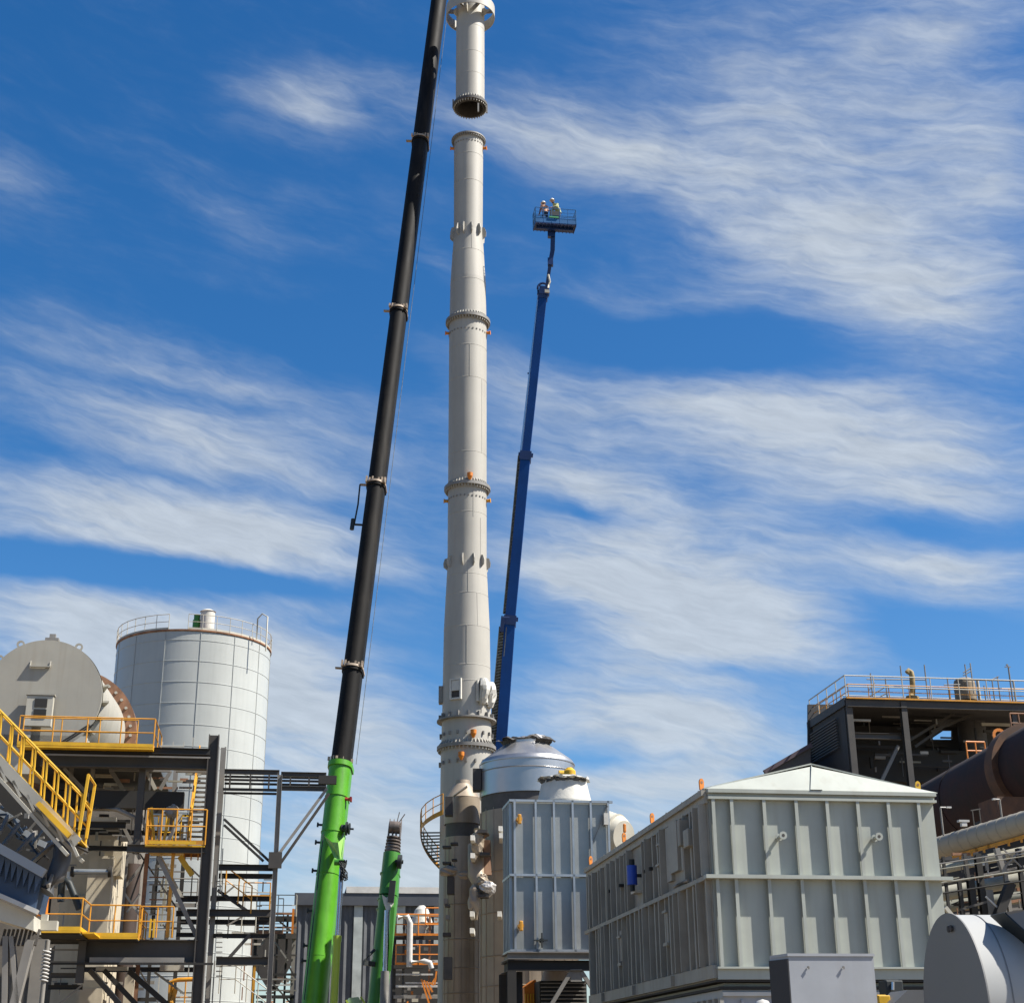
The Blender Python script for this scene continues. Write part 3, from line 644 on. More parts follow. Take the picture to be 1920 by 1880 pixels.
# ---- workers (one continuous skinned body each)
def skinned(name, verts, edges, radii, m, parent, root=0, sub=1):
    me = bpy.data.meshes.new(name); o0 = ORG[parent.name] if parent else Vector((0, 0, 0))
    me.from_pydata([Vector(v) for v in verts], edges, []); me.materials.append(m)
    o = bpy.data.objects.new(name, me); S.collection.objects.link(o)
    md = o.modifiers.new('skin', 'SKIN'); md.use_smooth_shade = True
    for i, r in enumerate(radii):
        me.skin_vertices[0].data[i].radius = (r, r) if not isinstance(r, tuple) else r
    me.skin_vertices[0].data[root].use_root = True
    o.modifiers.new('sub', 'SUBSURF').levels = sub; o.modifiers['sub'].render_levels = sub
    if parent: o.parent = parent
    return o
def worker(label, loc, face, lean, hat, top, arms):
    t = thing('person', label, 'person', loc); t.rotation_euler = (0, 0, face); t.scale = (1.13, 1.13, 1.13)
    ln = lean
    # local frame: x = right, -y = the way the person faces
    hip = Vector((0, .05, .92)); ch = Vector((0, .05-ln*.35, 1.32)); nk = Vector((0, .03-ln*.55, 1.50)); hd = Vector((0, -.02-ln*.68, 1.66-.05*ln))
    V_ = [hip, hip+Vector((0, -ln*.1, .18)), ch, nk, hd, hd+Vector((0, 0, .09))]; E = [(0, 1), (1, 2), (2, 3), (3, 4), (4, 5)]
    Rr = [(.15, .12), (.145, .11), (.17, .12), .06, .095, .085]
    def chain_(start, pts, rs):
        prev = start
        for p, r in zip(pts, rs): V_.append(Vector(p)); Rr.append(r); E.append((prev, len(V_)-1)); prev = len(V_)-1
    for s in (-1, 1):
        chain_(0, [(s*.10, .04, .85), (s*.12, -.02, .48), (s*.13, .05, .10), (s*.14, -.10, .045)], [.095, .062, .048, .042])
        a = arms[0 if s < 0 else 1]; sh = ch+Vector((s*.19, 0, .10))
        el_ = sh+Vector(a[0]); wr = el_+Vector(a[1]); hn = wr+(wr-el_).normalized()*.09
        chain_(2, [sh, el_, wr, hn], [.062, .048, .035, .036])
    body = skinned('body', V_, E, Rr, NAVC, t)
    # head skin surface and face
    hB = B(); hc = hd+Vector((0, 0, .03))
    ringp = [(max(.001, .098*math.sin(math.pi*k/8)), -.125*math.cos(math.pi*k/8)) for k in range(9)]
    hB.lathe(hc+Vector((0, -.006, 0)), ringp, 16, smooth_prof=True)
    hB.obox(hc+Vector((0, -.108, -.015)), Vector((.013, 0, 0)), Vector((0, .016, 0)), Vector((0, 0, .022)))
    for s in (-1, 1): hB.obox(hc+Vector((s*.098, .0, -.01)), Vector((.01, 0, 0)), Vector((0, .02, 0)), Vector((0, 0, .03)))
    ORGl = ORG[t.name]
    def lb(b_, name, m, par=t):
        me = bpy.data.meshes.new(name); me.from_pydata([tuple(v) for v in b_.v], [], b_.f); me.polygons.foreach_set('use_smooth', b_.sm); me.materials.append(m)
        o = bpy.data.objects.new(name, me); S.collection.objects.link(o); o.parent = par; return o
    lb(hB, 'face', SKIN)
    ey = B()
    for s in (-1, 1): ey.obox(hc+Vector((s*.036, -.096, .012)), Vector((.012, 0, 0)), Vector((0, .008, 0)), Vector((0, 0, .006)))
    ey.obox(hc+Vector((0, -.094, -.055)), Vector((.022, 0, 0)), Vector((0, .008, 0)), Vector((0, 0, .004)))
    lb(ey, 'eyes_and_mouth', NAVC)
    hh = B(); hp_ = [(.165, 0), (.128, .012), (.125, .05), (.105, .10), (.06, .135), (.001, .145)]
    hh.lathe(hc+Vector((0, -.01, .03)), hp_, 18, smooth_prof=True); hh.lathe(hc+Vector((0, -.01, .028)), [(.001, 0), (.165, 0)], 18)
    lb(hh, 'helmet', hat)
    # vest or shirt: a fitted shell from hips to shoulders
    vB = B(); rows = [(hip+Vector((0, 0, .02)), .185, .15), (hip+Vector((0, -ln*.1, .2)), .18, .145), (ch+Vector((0, 0, -.06)), .205, .155), (ch+Vector((0, -.01, .10)), .225, .145), (nk+Vector((0, 0, .0)), .10, .09)]
    nn = 16; vs = []
    for c_, a_, b_ in rows: vs += [c_+Vector((math.cos(2*math.pi*i/nn)*a_, math.sin(2*math.pi*i/nn)*b_, 0)) for i in range(nn)]
    vB.add(vs, [(k*nn+i, k*nn+(i+1) % nn, (k+1)*nn+(i+1) % nn, (k+1)*nn+i) for k in range(len(rows)-1) for i in range(nn)], True)
    for s in (-1, 1):
        a = arms[0 if s < 0 else 1]; sh = ch+Vector((s*.17, 0, .10)); vB.tube(sh, sh+Vector(a[0])*.95, .085, .065, 10)
        vB.tube(sh+Vector(a[0])*.9, sh+Vector(a[0])+Vector(a[1])*.75, .066, .05, 10)
    vo = lb(vB, 'shirt', top)
    tp = B()
    c_, a_, b_ = rows[1]; tp.lathe((0, 0, 0), [(1, 0), (1, 1)], 4) if False else None
    vs = []
    for dz in (0, .06): vs += [c_+Vector((math.cos(2*math.pi*i/nn)*(a_+.012), math.sin(2*math.pi*i/nn)*(b_+.012), dz+.02)) for i in range(nn)]
    tp.add(vs, [(i, (i+1) % nn, nn+(i+1) % nn, nn+i) for i in range(nn)], True)
    lb(tp, 'reflective_tape', HATW, vo)
    # hands: palm and five bent fingers
    for s in (-1, 1):
        a = arms[0 if s < 0 else 1]; sh = ch+Vector((s*.19, 0, .10)); wr = sh+Vector(a[0])+Vector(a[1]); d = Vector(a[1]).normalized()
        u = d.cross(Vector((0, 0, 1))); u = (u if u.length > .1 else Vector((1, 0, 0))).normalized(); w_ = d.cross(u)
        hb = B(); hb.obox(wr+d*.08, d*.045, u*.042, w_*.014)
        for i, ln_ in enumerate((.07, .08, .076, .06)):
            k = wr+d*.12+u*(i-1.5)*.021; m1 = k+d*ln_*.55-w_*.01; m2 = m1+(d*.5-w_*.85).normalized()*ln_*.5
            hb.pipe([k, m1, m2], .009, 6)
        k = wr+d*.06-u*.04*s; hb.pipe([k, k-u*.03*s+d*.03, k-u*.035*s+d*.06-w_*.02], .010, 6)
        lb(hb, 'hand', SKIN)
    return t
g1 = Vector((fc.x, fc.y, fl0))+AX*(-.175*bw/1*1.0)*1.3; g1 = Vector((fc.x, fc.y, fl0))+AX*((1022-1040)*m_)
g2_ = Vector((fc.x, fc.y, fl0))+AX*((1047-1040)*m_)-AY*.05
worker('worker in orange hi-vis vest and white helmet, left of the two in the lift basket', g1, rad(205), .25, HATW, HIVO, (((-.05, -.05, -.27), (.10, -.22, -.05)), ((.07, -.05, -.27), (-.05, -.2, -.1))))
worker('worker in yellow hi-vis shirt and white helmet leaning forward, right in the lift basket', g2_, rad(-60), .55, HATW, HIVY, (((-.05, -.12, -.26), (.06, -.22, -.08)), ((.05, -.15, -.24), (-.04, -.22, -.1))))

# ================================================================ SILVER VESSELS
VS = Cyl(988, 1440, 76)
ves = thing('vessel', 'large silver domed vessel with a cone top and torn foil beside the chimney', 'vessel', VS.b)
rv = VS.r(178, 1450); zb_ = lambda y: VS.z(y)
low = rv*.985
B().lathe(VS.b, [(low, 0), (low, zb_(1526))], 72).build('clad_shell', CLAD, ves)
B().lathe(VS.b, [(rv-.08, zb_(1526)), (rv-.08, zb_(1492))], 72).build('dark_band', BAND, ves)
B().lathe(VS.b, [(rv-.06, zb_(1497)), (rv, zb_(1497)), (rv, zb_(1438)), (rv+.03, zb_(1437)), (rv+.03, zb_(1435))], 72).build('upper_cladding', SILV, ves)
rt = VS.r(86, 1390)
zc_ = zb_(1428)
B().lathe(VS.b, [(rv+.03, zb_(1436)), (rv-.1, zc_), (rt, zb_(1398))], 72).lathe(VS.b, [(rt, zb_(1398)), (rt, zb_(1394))], 72).build('cone_roof', SILV, ves)
def crumple(cyl_c, r, z, a0, a1, m, parent, h=.55, out=.35, name='torn_foil', n=14):
    b = B(); rows = 4; vs = []
    for k in range(rows):
        for i in range(n+1):
            A = a0+(a1-a0)*i/n; rr_ = r+out*(k/(rows-1))+random.uniform(-.12, .12)*(k > 0); zz = z+h*math.sin(k/(rows-1)*2.4)+random.uniform(-.1, .1)*(k > 0)
            vs.append(Vector((cyl_c.x+math.cos(A)*rr_, cyl_c.y+math.sin(A)*rr_, zz)))
    b.add(vs, [(k*(n+1)+i, k*(n+1)+i+1, (k+1)*(n+1)+i+1, (k+1)*(n+1)+i) for k in range(rows-1) for i in range(n)])
    return b.build(name, m, parent)
crumple(VS.b, rt-.25, zb_(1397), 0, 6.2832, FOIL, ves, .32, .22, n=22)
crumple(VS.b, rt+.04, zb_(1399), rad(-170), rad(-118), STACKD, ves, .22, .35, 'dark_flap', 5)
crumple(VS.b, rt+.04, zb_(1399), rad(-70), rad(-15), STACKD, ves, .22, .35, 'dark_flap', 5)
for y in (1429, 1452, 1640, 1716, 1795, 1850): 
    b = B()
    z = zb_(y); r_ = (rv if y < 1480 else low); r_ = r_+.03 if y != 1429 else rv-.09
    b.lathe(VS.b, [(r_-.03, z-.03), (r_+.01, z), (r_-.03, z+.03)], 72); b.build('cladding_seam', CLAD if y > 1480 else SILV, ves)
b = B()
for k in range(24):
    A = 2*math.pi*k/24; p = VS.at(A, low+.01, 0); b.beam(p, Vector((p.x, p.y, zb_(1522))), .03, .03)
b.build('vertical_battens', CLAD, ves)
b = B(); p = VS.at(rad(-170), rv+.15, zb_(1465)); b.obox(p, Vector((.22, .0, 0)), Vector((0, .4, 0)), EZ*.55)
b.build('open_hatch', STACKD, ves)
for (x, y) in ((905, 1560), (907, 1680), (909, 1602)):
    p = P(x, y, 73); B().obox(p, Vector((.25, 0, 0)), Vector((0, .4, 0)), EZ*.07).build('bracket', STACKD, ves)
for x, y in ((886, 1716), (937, 1716), (886, 1747), (939, 1558), (887, 1608), (887, 1575), (940, 1571)):
    p = P(x, y, 72.6); B().obox(p, Vector((.10, .03, 0)), Vector((0, .9, 0)), EZ*.12).build('white_patch', WHITE, ves)
VC = Cyl(867, 1500, 79)
vs2 = thing('vessel', 'slim weathered column with dark band between the chimney and large silver vessel', 'vessel', VC.b)
r2v = VC.r(66, 1530); z2 = VC.z
B().lathe(VC.b, [(r2v, 0), (r2v, z2(1571))], 56).build('clad_shell', CLAD, vs2)
B().lathe(VC.b, [(r2v-.05, z2(1571)), (r2v-.05, z2(1544))], 56).build('dark_band', BAND, vs2)
B().lathe(VC.b, [(r2v+.02, z2(1546)), (r2v+.02, z2(1497))], 56).build('upper_cladding', CLAD, vs2)
B().lathe(VC.b, [(r2v+.03, z2(1497)), (r2v*.45, z2(1470)), (r2v*.42, z2(1463)), (.01, z2(1463))], 56).build('cone_roof', CLAD, vs2)
B().beam(P(850, 1492, 77.6), P(876, 1474, 77.6), .5, .05).build('hatch_lid', CREAM, vs2)
B().obox(P(842, 1512, 77), Vector((.20, 0, 0)), Vector((0, .3, 0)), EZ*.48).build('open_hatch', STACKD, vs2)
for y in (1640, 1697, 1762, 1815, 1862): z = z2(y); B().lathe(VC.b, [(r2v, z-.03), (r2v+.04, z), (r2v, z+.03)], 56).build('cladding_seam', CLAD, vs2)
b = B()
for k in range(16):
    A = 2*math.pi*k/16; p = VC.at(A, r2v+.01, 0); b.beam(p, Vector((p.x, p.y, z2(1573))), .03, .03)
b.build('vertical_battens', CLAD, vs2)
random.seed(11)
for (x, y, w, h, m) in ((852, 1582, 14, 4, STACKD), (838, 1588, 16, 4, STACKD), (852, 1612, 10, 3, STACKD), (838, 1618, 16, 4, STACKD), (845, 1660, 13, 32, STACKD), (839, 1698, 10, 4, BAND), (838, 1752, 15, 7, STACKD),
                      (840, 1720, 8, 8, FLG), (836, 1690, 7, 10, STEELL), (840, 1815, 16, 40, BAND), (868, 1640, 14, 10, FLG)):
    p = P(x, y, 75.6); k = MP(p); B().obox(p, Vector((w*k/2, 0, 0)), Vector((0, .3, 0)), EZ*h*k/2).build('bracket', m, vs2, bevel=.02)
# wrapped pipework between the two columns
pw = thing('wrapped_pipe', 'crumpled silver insulation hanging on pipework between the two cladded columns', 'pipe', base(P(893, 1600, 74)))
b = B().pipe([P(903, 1560, 74), P(893, 1585, 73.8), P(893, 1640, 73.6), P(905, 1662, 73.4), P(918, 1668, 73.2)], .42, 14); b.build('pipe_body', CLAD, pw)
b = B().pipe([P(912, 1575, 73.6), P(914, 1640, 73.6)], .2, 10); b.build('copper_pipe', mat('rusty_pipe', (.25, .14, .08), .7), pw)
def blob(b, c, r, n=10, sq=(1, 1, 1)):
    ph = random.random()*9; rows = 8; vs = []
    for k in range(rows+1):
        for i in range(n):
            a = 2*math.pi*i/n; e = math.pi*k/rows; q = r*random.uniform(.72, 1.15)
            vs.append(Vector(c)+Vector((math.cos(a)*math.sin(e)*q*sq[0], math.sin(a)*math.sin(e)*q*sq[1], math.cos(e)*q*sq[2])))
    b.add(vs, [(k*n+i, k*n+(i+1) % n, (k+1)*n+(i+1) % n, (k+1)*n+i) for k in range(rows) for i in range(n)])
for (x, y, Y, r_, q_) in ((916, 1664, 72.8, .42, (1, .8, .8)), (905, 1650, 73, .3, (1, 1, 1)), (870, 1640, 75, .34, (1, .6, .6)), (895, 1580, 73, .45, (.8, .6, 1.3)), (842, 1632, 75.4, .5, (1, .5, .6))):
    b = B(); blob(b, P(x, y, Y), r_, sq=q_); b.build('foil_wrap', FOIL if x == 916 else CLAD, pw)
b = B(); blob(b, P(890, 1690, 73), .45, sq=(.7, .7, 1.8)); b.build('wrap_tail', CLAD, pw)

# ================================================================ GALVANISED BOX DUCT ON STEEL LEGS
D0 = 64
gd = thing('galvanised_duct_box', 'shiny galvanised ribbed duct box on dark steel legs before the silver vessel', 'duct', base(Q(1050, 1700, D0)))
a, b_ = H(960, 1142, 1500, D0); ztop = a.z; zlow = toY((a+b_)/2, EZ, 1784).z; wd = (b_-a).length
a0 = Vector((a.x, a.y, 0)); dep = 2.3
fcx = a0+EX*wd/2+EY*dep/2
B().gbox(fcx+EZ*(ztop+zlow)/2, wd-.1, dep-.1, ztop-zlow-.04).build('panel_shell', GALV, gd)
def ribbox(parent, a0, wd, dep, z0, z1, zs_h, xs, ys_, rw, rd, m, name='rib'):
    """ribs on the front face (xs fractions) and on the left face (ys_ fractions)"""
    for f_ in xs: p = a0+EX*(wd*f_)-EY*(rd/2); B().gbox(p+EZ*(z0+z1)/2, rw, rd, z1-z0).build(name, m, parent)
    for f_ in ys_: p = a0+EY*(dep*f_)-EX*(rd/2); B().gbox(p+EZ*(z0+z1)/2, rd, rw, z1-z0).build(name, m, parent)
    for z in zs_h:
        B().gbox(a0+EX*wd/2-EY*(rd*.45)+EZ*z, wd+rd*2.2, rd*1.1, rw*1.1).build('horizontal_rail', m, parent)
        B().gbox(a0+EY*dep/2-EX*(rd*.45)+EZ*z, rd*1.1, dep-.01, rw*1.1).build('horizontal_rail', m, parent)
zmid = toY((a+b_)/2, EZ, 1641).z
xs = [(x-960)/182 for x in (964, 1003, 1037, 1072, 1106, 1139)]
ribbox(gd, a0, wd, dep, zlow, ztop, (zlow+.05, zmid, ztop-.05), xs, (.08, .28, .48, .68, .88), .09, .12, GALVR)
for (x, y) in ((974, 1535), (977, 1735)):
    p = Q(x, y, D0-.3); B().tube(p-EY*.05, p+EY*.3, .12, n=10).gbox(p, .16, .12, .42).build('lifting_lug', YORG, gd, bevel=.04)
p = Q(1016, 1762, D0-.2); B().beam(p-EX*.35, p+EX*.25, .06, .06).beam(p-EZ*.3, p+EZ*.3, .06, .06).tube(p, p+EY*.2, .1, n=8).build('valve_handle', HOSE, gd)
B().beam(Q(1140, 1510, D0-.2), Q(1107, 1590, D0-.05), .05, .03).build('strap', FLG, gd)
B().obox(Q(1136, 1535, D0-.2), EX*.1, EY*.1, EZ*.25).build('corner_fitting', WHITE, gd)
# legs
fr = STEELD
zf = zlow-.02
for (zc, h, m, w) in ((zlow-.16, .28, STEELL, .35), (zlow-.55, .42, STEELD, .3)):
    B().beam(a0-EX*.25+EZ*zc, a0+EX*(wd+.25)+EZ*zc, w, h, prof='I').build('beam', m, gd)
    B().beam(a0-EX*.05+EY*.2+EZ*zc, a0-EX*.05+EY*(dep)+EZ*zc, w, h, prof='I').build('beam', m, gd)
for f_, g_ in ((-.02, 0), (.06, .25), (.97, 0), (-.02, .98), (.97, .98)):
    p = a0+EX*wd*f_+EY*dep*g_; B().beam(p, p+EZ*(zlow-.78), .38, .38, up=EY, prof='I').build('leg', fr, gd)
tb = a0+EX*wd*.62+EZ*(zlow-.8)
for sx_ in (-1.5, 1.5): B().beam(tb+EX*sx_*.15, tb+EX*sx_*1.3-EZ*2.6, .16, .16).build('brace', STEELL, gd)
B().gbox(tb-EZ*.15, .5, .1, .5).build('gusset', STEELL, gd)
# louvred unit below
lv = thing('louvred_unit', 'dark louvred cooling unit under the galvanised duct box', 'cooling unit', base(Q(1050, 1860, D0+2)))
p0_, p1_ = H(1012, 1100, 1838, D0+1.5)
B().gbox((p0_+p1_)/2+EY*.8-EZ*(p0_.z/2), (p1_-p0_).length, 1.5, p0_.z).build('casing', STEELD, lv)
for k in range(12): B().gbox((p0_+p1_)/2-EZ*(.1+k*.16)-EY*.02, (p1_-p0_).length*.96, .1, .035).build('louvre', STEELL, lv)
b = B(); b.lathe((p0_+p1_)/2+EY*.7+EZ*.003, [((p1_-p0_).length*.42, 0), ((p1_-p0_).length*.36, .45), (.2, .55), (.001, .55)], 32); b.build('fan_cowl', mat('pinkish_cowl', (.40, .34, .30), .6), lv)
ob = thing('orange_machine', 'orange machine part glimpsed between the dark steel legs of the duct box', 'machine', base(Q(997, 1860, D0+4)))
q = [Q(983, 1850, D0+3), Q(1004, 1835, D0+3), Q(1010, 1850, D0+3), Q(1008, 1885, D0+3), Q(984, 1885, D0+3)]
B().plate(q, EY*1.5).build('orange_hood', ORANGE, ob)
b = B()
for k in range(5): p = Q(985+k*5, 1862, D0+2.9); b.tube(p, p-EZ*1.2, .03, n=6)
b.build('guard_bars', YEL, ob)
# white frustum outlet on top
fz = Cyl(1058, 1490, 66.5)
ou = thing('outlet_cone', 'white wrapped outlet cone sitting on top of the galvanised duct box', 'outlet', Vector((fz.x, fz.y, ztop)))
r0_, r1_ = fz.r(112, 1495), fz.r(84, 1465)
B().lathe((fz.x, fz.y, ztop-.0), [(r0_, 0), (r0_, .12), (r0_-.12, .13), (r1_, fz.z(1466)-ztop), (r1_+.08, fz.z(1462)-ztop), (r1_-.15, fz.z(1458)-ztop)], 40).build('cone', WHITE, ou)
crumple(Vector((fz.x, fz.y, 0)), r1_-.1, fz.z(1466), 0, 6.28, WHITE, ou, .1, .28, 'wrap_edge', 36)
crumple(Vector((fz.x, fz.y, 0)), r1_+.02, fz.z(1471), rad(-165), rad(-30), BAND, ou, .16, .05, 'dark_lip', 18)
p = P(1068, 1449, 67); B().tube(p-EZ*.35, p+EZ*.1, .28, n=12).tube(p-EX*.5-EZ*.05, p+EX*.2-EZ*.05, .17, n=10).tube(p+EZ*.1, p+EZ*.25, .28, .12, n=12).build('actuator', YEL, ou)
# pale duct elbow right of the box
el_ = thing('white_duct_elbow', 'short cream duct cone between the galvanised box and the ribbed filter house', 'duct', base(P(1158, 1550, 68)))
B().tube(P(1128, 1562, 69.5), P(1158, 1566, 69.0), 1.12, .95, 28).tube(P(1158, 1566, 69.0), P(1170, 1567, 68.7), .95, .7, 28).build('duct', CREAM, el_)
B().tube(P(1156, 1566, 69.05), P(1159, 1566.3, 69.0), 1.0, 1.0, 28).build('flange', CREAM, el_)
B().obox(P(1171, 1552, 68), EX*.07, EY*.06, EZ*.2).build('lifting_lug', ORANGE, el_, bevel=.04)

# ================================================================ RIBBED FILTER HOUSE
DF = 40.0
fh = thing('filter_house', 'big grey-green ribbed steel filter house with gabled roof in the right foreground', 'filter house', base(Q(1322, 1600, DF)))
a, b_ = H(1326, 1748, 1486, DF); wd = (b_-a).length; zt = a.z
mid = (a+b_)/2; a0 = Vector((a.x, a.y, 0))
zc0 = toY(mid, EZ, 1500).z; zm = toY(mid, EZ, 1646).z; zl = toY(mid, EZ, 1812).z; zbot = toY(mid, EZ, 1836).z
back = toX(a, EY, 1103); dep = (back-a).length
print('filter house', wd, dep, zt, zl)
sc = a0+EX*wd/2+EY*dep/2
B().gbox(sc+EZ*(zt+zbot)/2, wd-.02, dep-.02, zt-zbot).build('wall_panels', FH, fh)
rd = .155
B().gbox(a0+EX*wd/2-EY*(rd*.5+.01)+EZ*(zt-.02), wd+.06, rd+.06, .10).gbox(a0+EX*wd/2-EY*(.05)+EZ*(zc0+zt)/2, wd+.02, .06, (zt-zc0)-.08).gbox(a0+EX*wd/2-EY*(rd*.5)+EZ*(zc0), wd+.06, rd+.04, .07).build('eave_channel', FH, fh)
B().gbox(a0+EX*wd/2-EY*(.115)+EZ*zm, wd+.46, .29, .10).build('horizontal_rail', FH, fh)
B().gbox(a0+EX*wd/2-EY*(rd*.5)+EZ*(zl-.03), wd+.04, rd+.02, .05).gbox(a0+EX*wd/2-EY*.04+EZ*((zl+zbot)/2-.02), wd, .06, zl-zbot-.05).build('bottom_channel', FH, fh)
ribx = [(x-1322)/426 for x in (1329, 1363, 1423, 1483, 1541, 1599, 1657, 1715)]
for f_ in ribx:
    for z0_, z1_ in ((zm+.05, zc0-.035), (zl-.005, zm-.05)):
        p = a0+EX*wd*f_-EY*(rd/2)
        b = B().gbox(p-EY*(rd/2-.012)+EX*.0+EZ*(z0_+z1_)/2, .095, .024, z1_-z0_).gbox(p+EX*.036+EZ*(z0_+z1_)/2, .022, rd-.03, z1_-z0_)
        b.build('rib', FH, fh)
# side face details (left face, in shade)
SFX = a0-EX*.0
zs_ = lambda f_, z: a0+EY*dep*f_+EZ*z
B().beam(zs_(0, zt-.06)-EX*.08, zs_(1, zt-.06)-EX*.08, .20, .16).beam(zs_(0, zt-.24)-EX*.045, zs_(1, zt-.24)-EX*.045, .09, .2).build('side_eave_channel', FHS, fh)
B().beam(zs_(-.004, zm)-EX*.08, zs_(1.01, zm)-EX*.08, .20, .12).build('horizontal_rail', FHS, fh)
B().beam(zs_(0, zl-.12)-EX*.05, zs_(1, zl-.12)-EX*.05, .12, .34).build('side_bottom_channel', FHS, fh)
B().gbox(sc-EX*(wd/2+.003)+EZ*(zt+zbot)/2, .012, dep-.06, zt-zbot-.02).build('side_panel', FHS, fh)  # thin sheet carrying the shade-darkened paint over the left wall
random.seed(3)
def sp(px):  # fraction along the side for a photo column at mid height
    return (toX(a, EY, px)-a).dot(EY)/dep
for k in range(26):
    f_ = .012+k*.0385
    for (z0_, z1_) in ((zm+.06, zt-.34), (zl+.05, zm-.06)):
        if z0_ > zm and (.155 < f_ < .255 or .455 < f_ < .53): continue
        w = random.choice((.06, .08, .12)); r_ = random.choice((.14, .18, .24))
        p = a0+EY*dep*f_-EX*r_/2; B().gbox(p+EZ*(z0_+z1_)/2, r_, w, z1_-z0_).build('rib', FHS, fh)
# door, ducts, boxes on the side
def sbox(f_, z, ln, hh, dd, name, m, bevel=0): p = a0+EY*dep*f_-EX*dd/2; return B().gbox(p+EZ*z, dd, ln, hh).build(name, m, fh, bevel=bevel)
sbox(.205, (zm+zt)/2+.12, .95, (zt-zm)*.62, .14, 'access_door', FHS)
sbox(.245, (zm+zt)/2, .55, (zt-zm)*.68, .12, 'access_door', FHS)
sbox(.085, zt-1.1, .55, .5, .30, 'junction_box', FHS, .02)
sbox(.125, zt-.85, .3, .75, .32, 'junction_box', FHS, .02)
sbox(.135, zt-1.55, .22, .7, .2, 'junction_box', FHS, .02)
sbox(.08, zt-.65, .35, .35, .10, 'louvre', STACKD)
b = B()
for k in range(5): p = a0+EY*dep*(.10+k*.012)-EX*.2; b.tube(p+EZ*(zm+.12), p+EZ*(zm+.12)+EY*.8, .05, n=8)
b.build('conduit_bundle', STEELL, fh)
for f_ in (.28, .66):
    B().gbox(a0+EY*dep*f_-EX*.15+EZ*(zl+.95 if f_ < .5 else zl+.8), .08, .5, .09).gbox(a0+EY*dep*f_-EX*.15+EZ*(zl+1.9 if f_ < .5 else zl+1.7), .08, .5, .07).gbox(a0+EY*dep*f_-EX*.10+EZ*(zl+1.4), .05, .4, 1.0).build('inspection_frame', FHS, fh)
sbox(.93, (zm+zt)/2-.1, 1.3, (zt-zm)*.72, .10, 'end_panel', FHS)
for f_ in (.36, .40, .62, .72): sbox(f_, zm+1.0, .12, .10, .26, 'pipe_stub', STEELD)
sbox(.30, zt-.75, .5, .06, .2, 'bracket', FHS); sbox(.31, zt-1.35, .5, .06, .2, 'bracket', FHS)
sbox(.50, zm+.55, .6, .09, .25, 'bracket', CREAM)
for f_ in (.25, .55, .84): sbox(f_, zl-.13, .22, .28, .22, 'base_pad', FHS)
# blue gearmotor
mo = thing('blue_gearmotor', 'small blue motor fixed upright on the side wall of the filter house', 'motor', Vector((0, 0, 0)))
pm = a0+EY*dep*sp(1200)-EX*.32; mo.location = pm+EZ*(zm+.75); ORG[mo.name] = Vector(mo.location)
pm = Vector(mo.location)
B().tube(pm, pm+EZ*.62, .17, n=16).build('motor_body', mat('motor_blue', (.01, .06, .42), .4), mo)
B().tube(pm+EZ*.63, pm+EZ*.82, .10, n=12).build('motor_cap', HOSE, mo); B().tube(pm-EZ*.02, pm-EZ*.2, .08, n=12).build('gearbox', HOSE, mo); B().gbox(pm+EX*.2+EZ*.3, .3, .1, .1).build('bracket', HOSE, mo)
# roof: gable set back from the eave
apx = toY(mid+EY*.0, EZ, 1440).z; ov = .0
ra = a0-EX*.06-EY*(rd+.03); setb = .75
eL = a0-EX*.08+EZ*(zt+.035)-EY*(rd+.03); eR = a0+EX*(wd+.08)+EZ*(zt+.035)-EY*(rd+.03)
mR = (eL+eR)/2-EX*.02; rg = mR+EY*setb; rg.z = toY(rg, EZ, 1434).z
eLb = eL+EY*(dep+.3); eRb = eR+EY*(dep+.3); rgb = rg+EY*(dep-1.3)
t_ = EZ*.04
iL = eL+EX*.28+EY*.28+EZ*.12; iR = eR-EX*.28+EY*.28+EZ*.12
B().plate([eL, eR, iR+EY*.0, rg-EZ*.04, iL], EY*.0+EZ*-.02).build('roof_front_slope', FH, fh)
rs = B(); rs.plate([eL+EZ*.02+EY*.25, rg+EZ*.015, rgb, eLb], t_); rs.plate([rg+EZ*.015, eR+EZ*.02+EY*.25, eRb, rgb], t_); rs.build('roof_sheets', FH, fh)
B().plate([mR+EZ*.01-EX*.02, mR+EY*(setb*.92)+EZ*.05-EX*.02, rg-EZ*.02-EX*.02], EX*.03).build('ridge_gusset', FH, fh)
B().plate([mR-EX*.36+EZ*.02, mR+EX*.0+EZ*.02, rg-EZ*.0], -EY*.03+EX*.001).build('gusset_plate', FH, fh)
b = B()
for k in range(9): p = zs_(.04+k*.11, zt+.05)-EX*.05; b.gbox(p, .05, .05, .14)
b.build('eave_bolts', FLG, fh)
# trunnion nozzles on the front face
for (x, y) in ((1459, 1570), (1637, 1572)):
    p = Q(x, y, DF); d_ = -EY
    b = B().tube(p, p+d_*.42, .05, n=12).tube(p+d_*.42, p+d_*.46, .11, n=18)
    b.tube(p+d_*.10, p+d_*.13, .10, n=18); nz = b.build('nozzle', FH, fh)
    B().tube(p+d_*.461, p+d_*.463, .045, n=12).build('nozzle_bore', STACKD, nz)
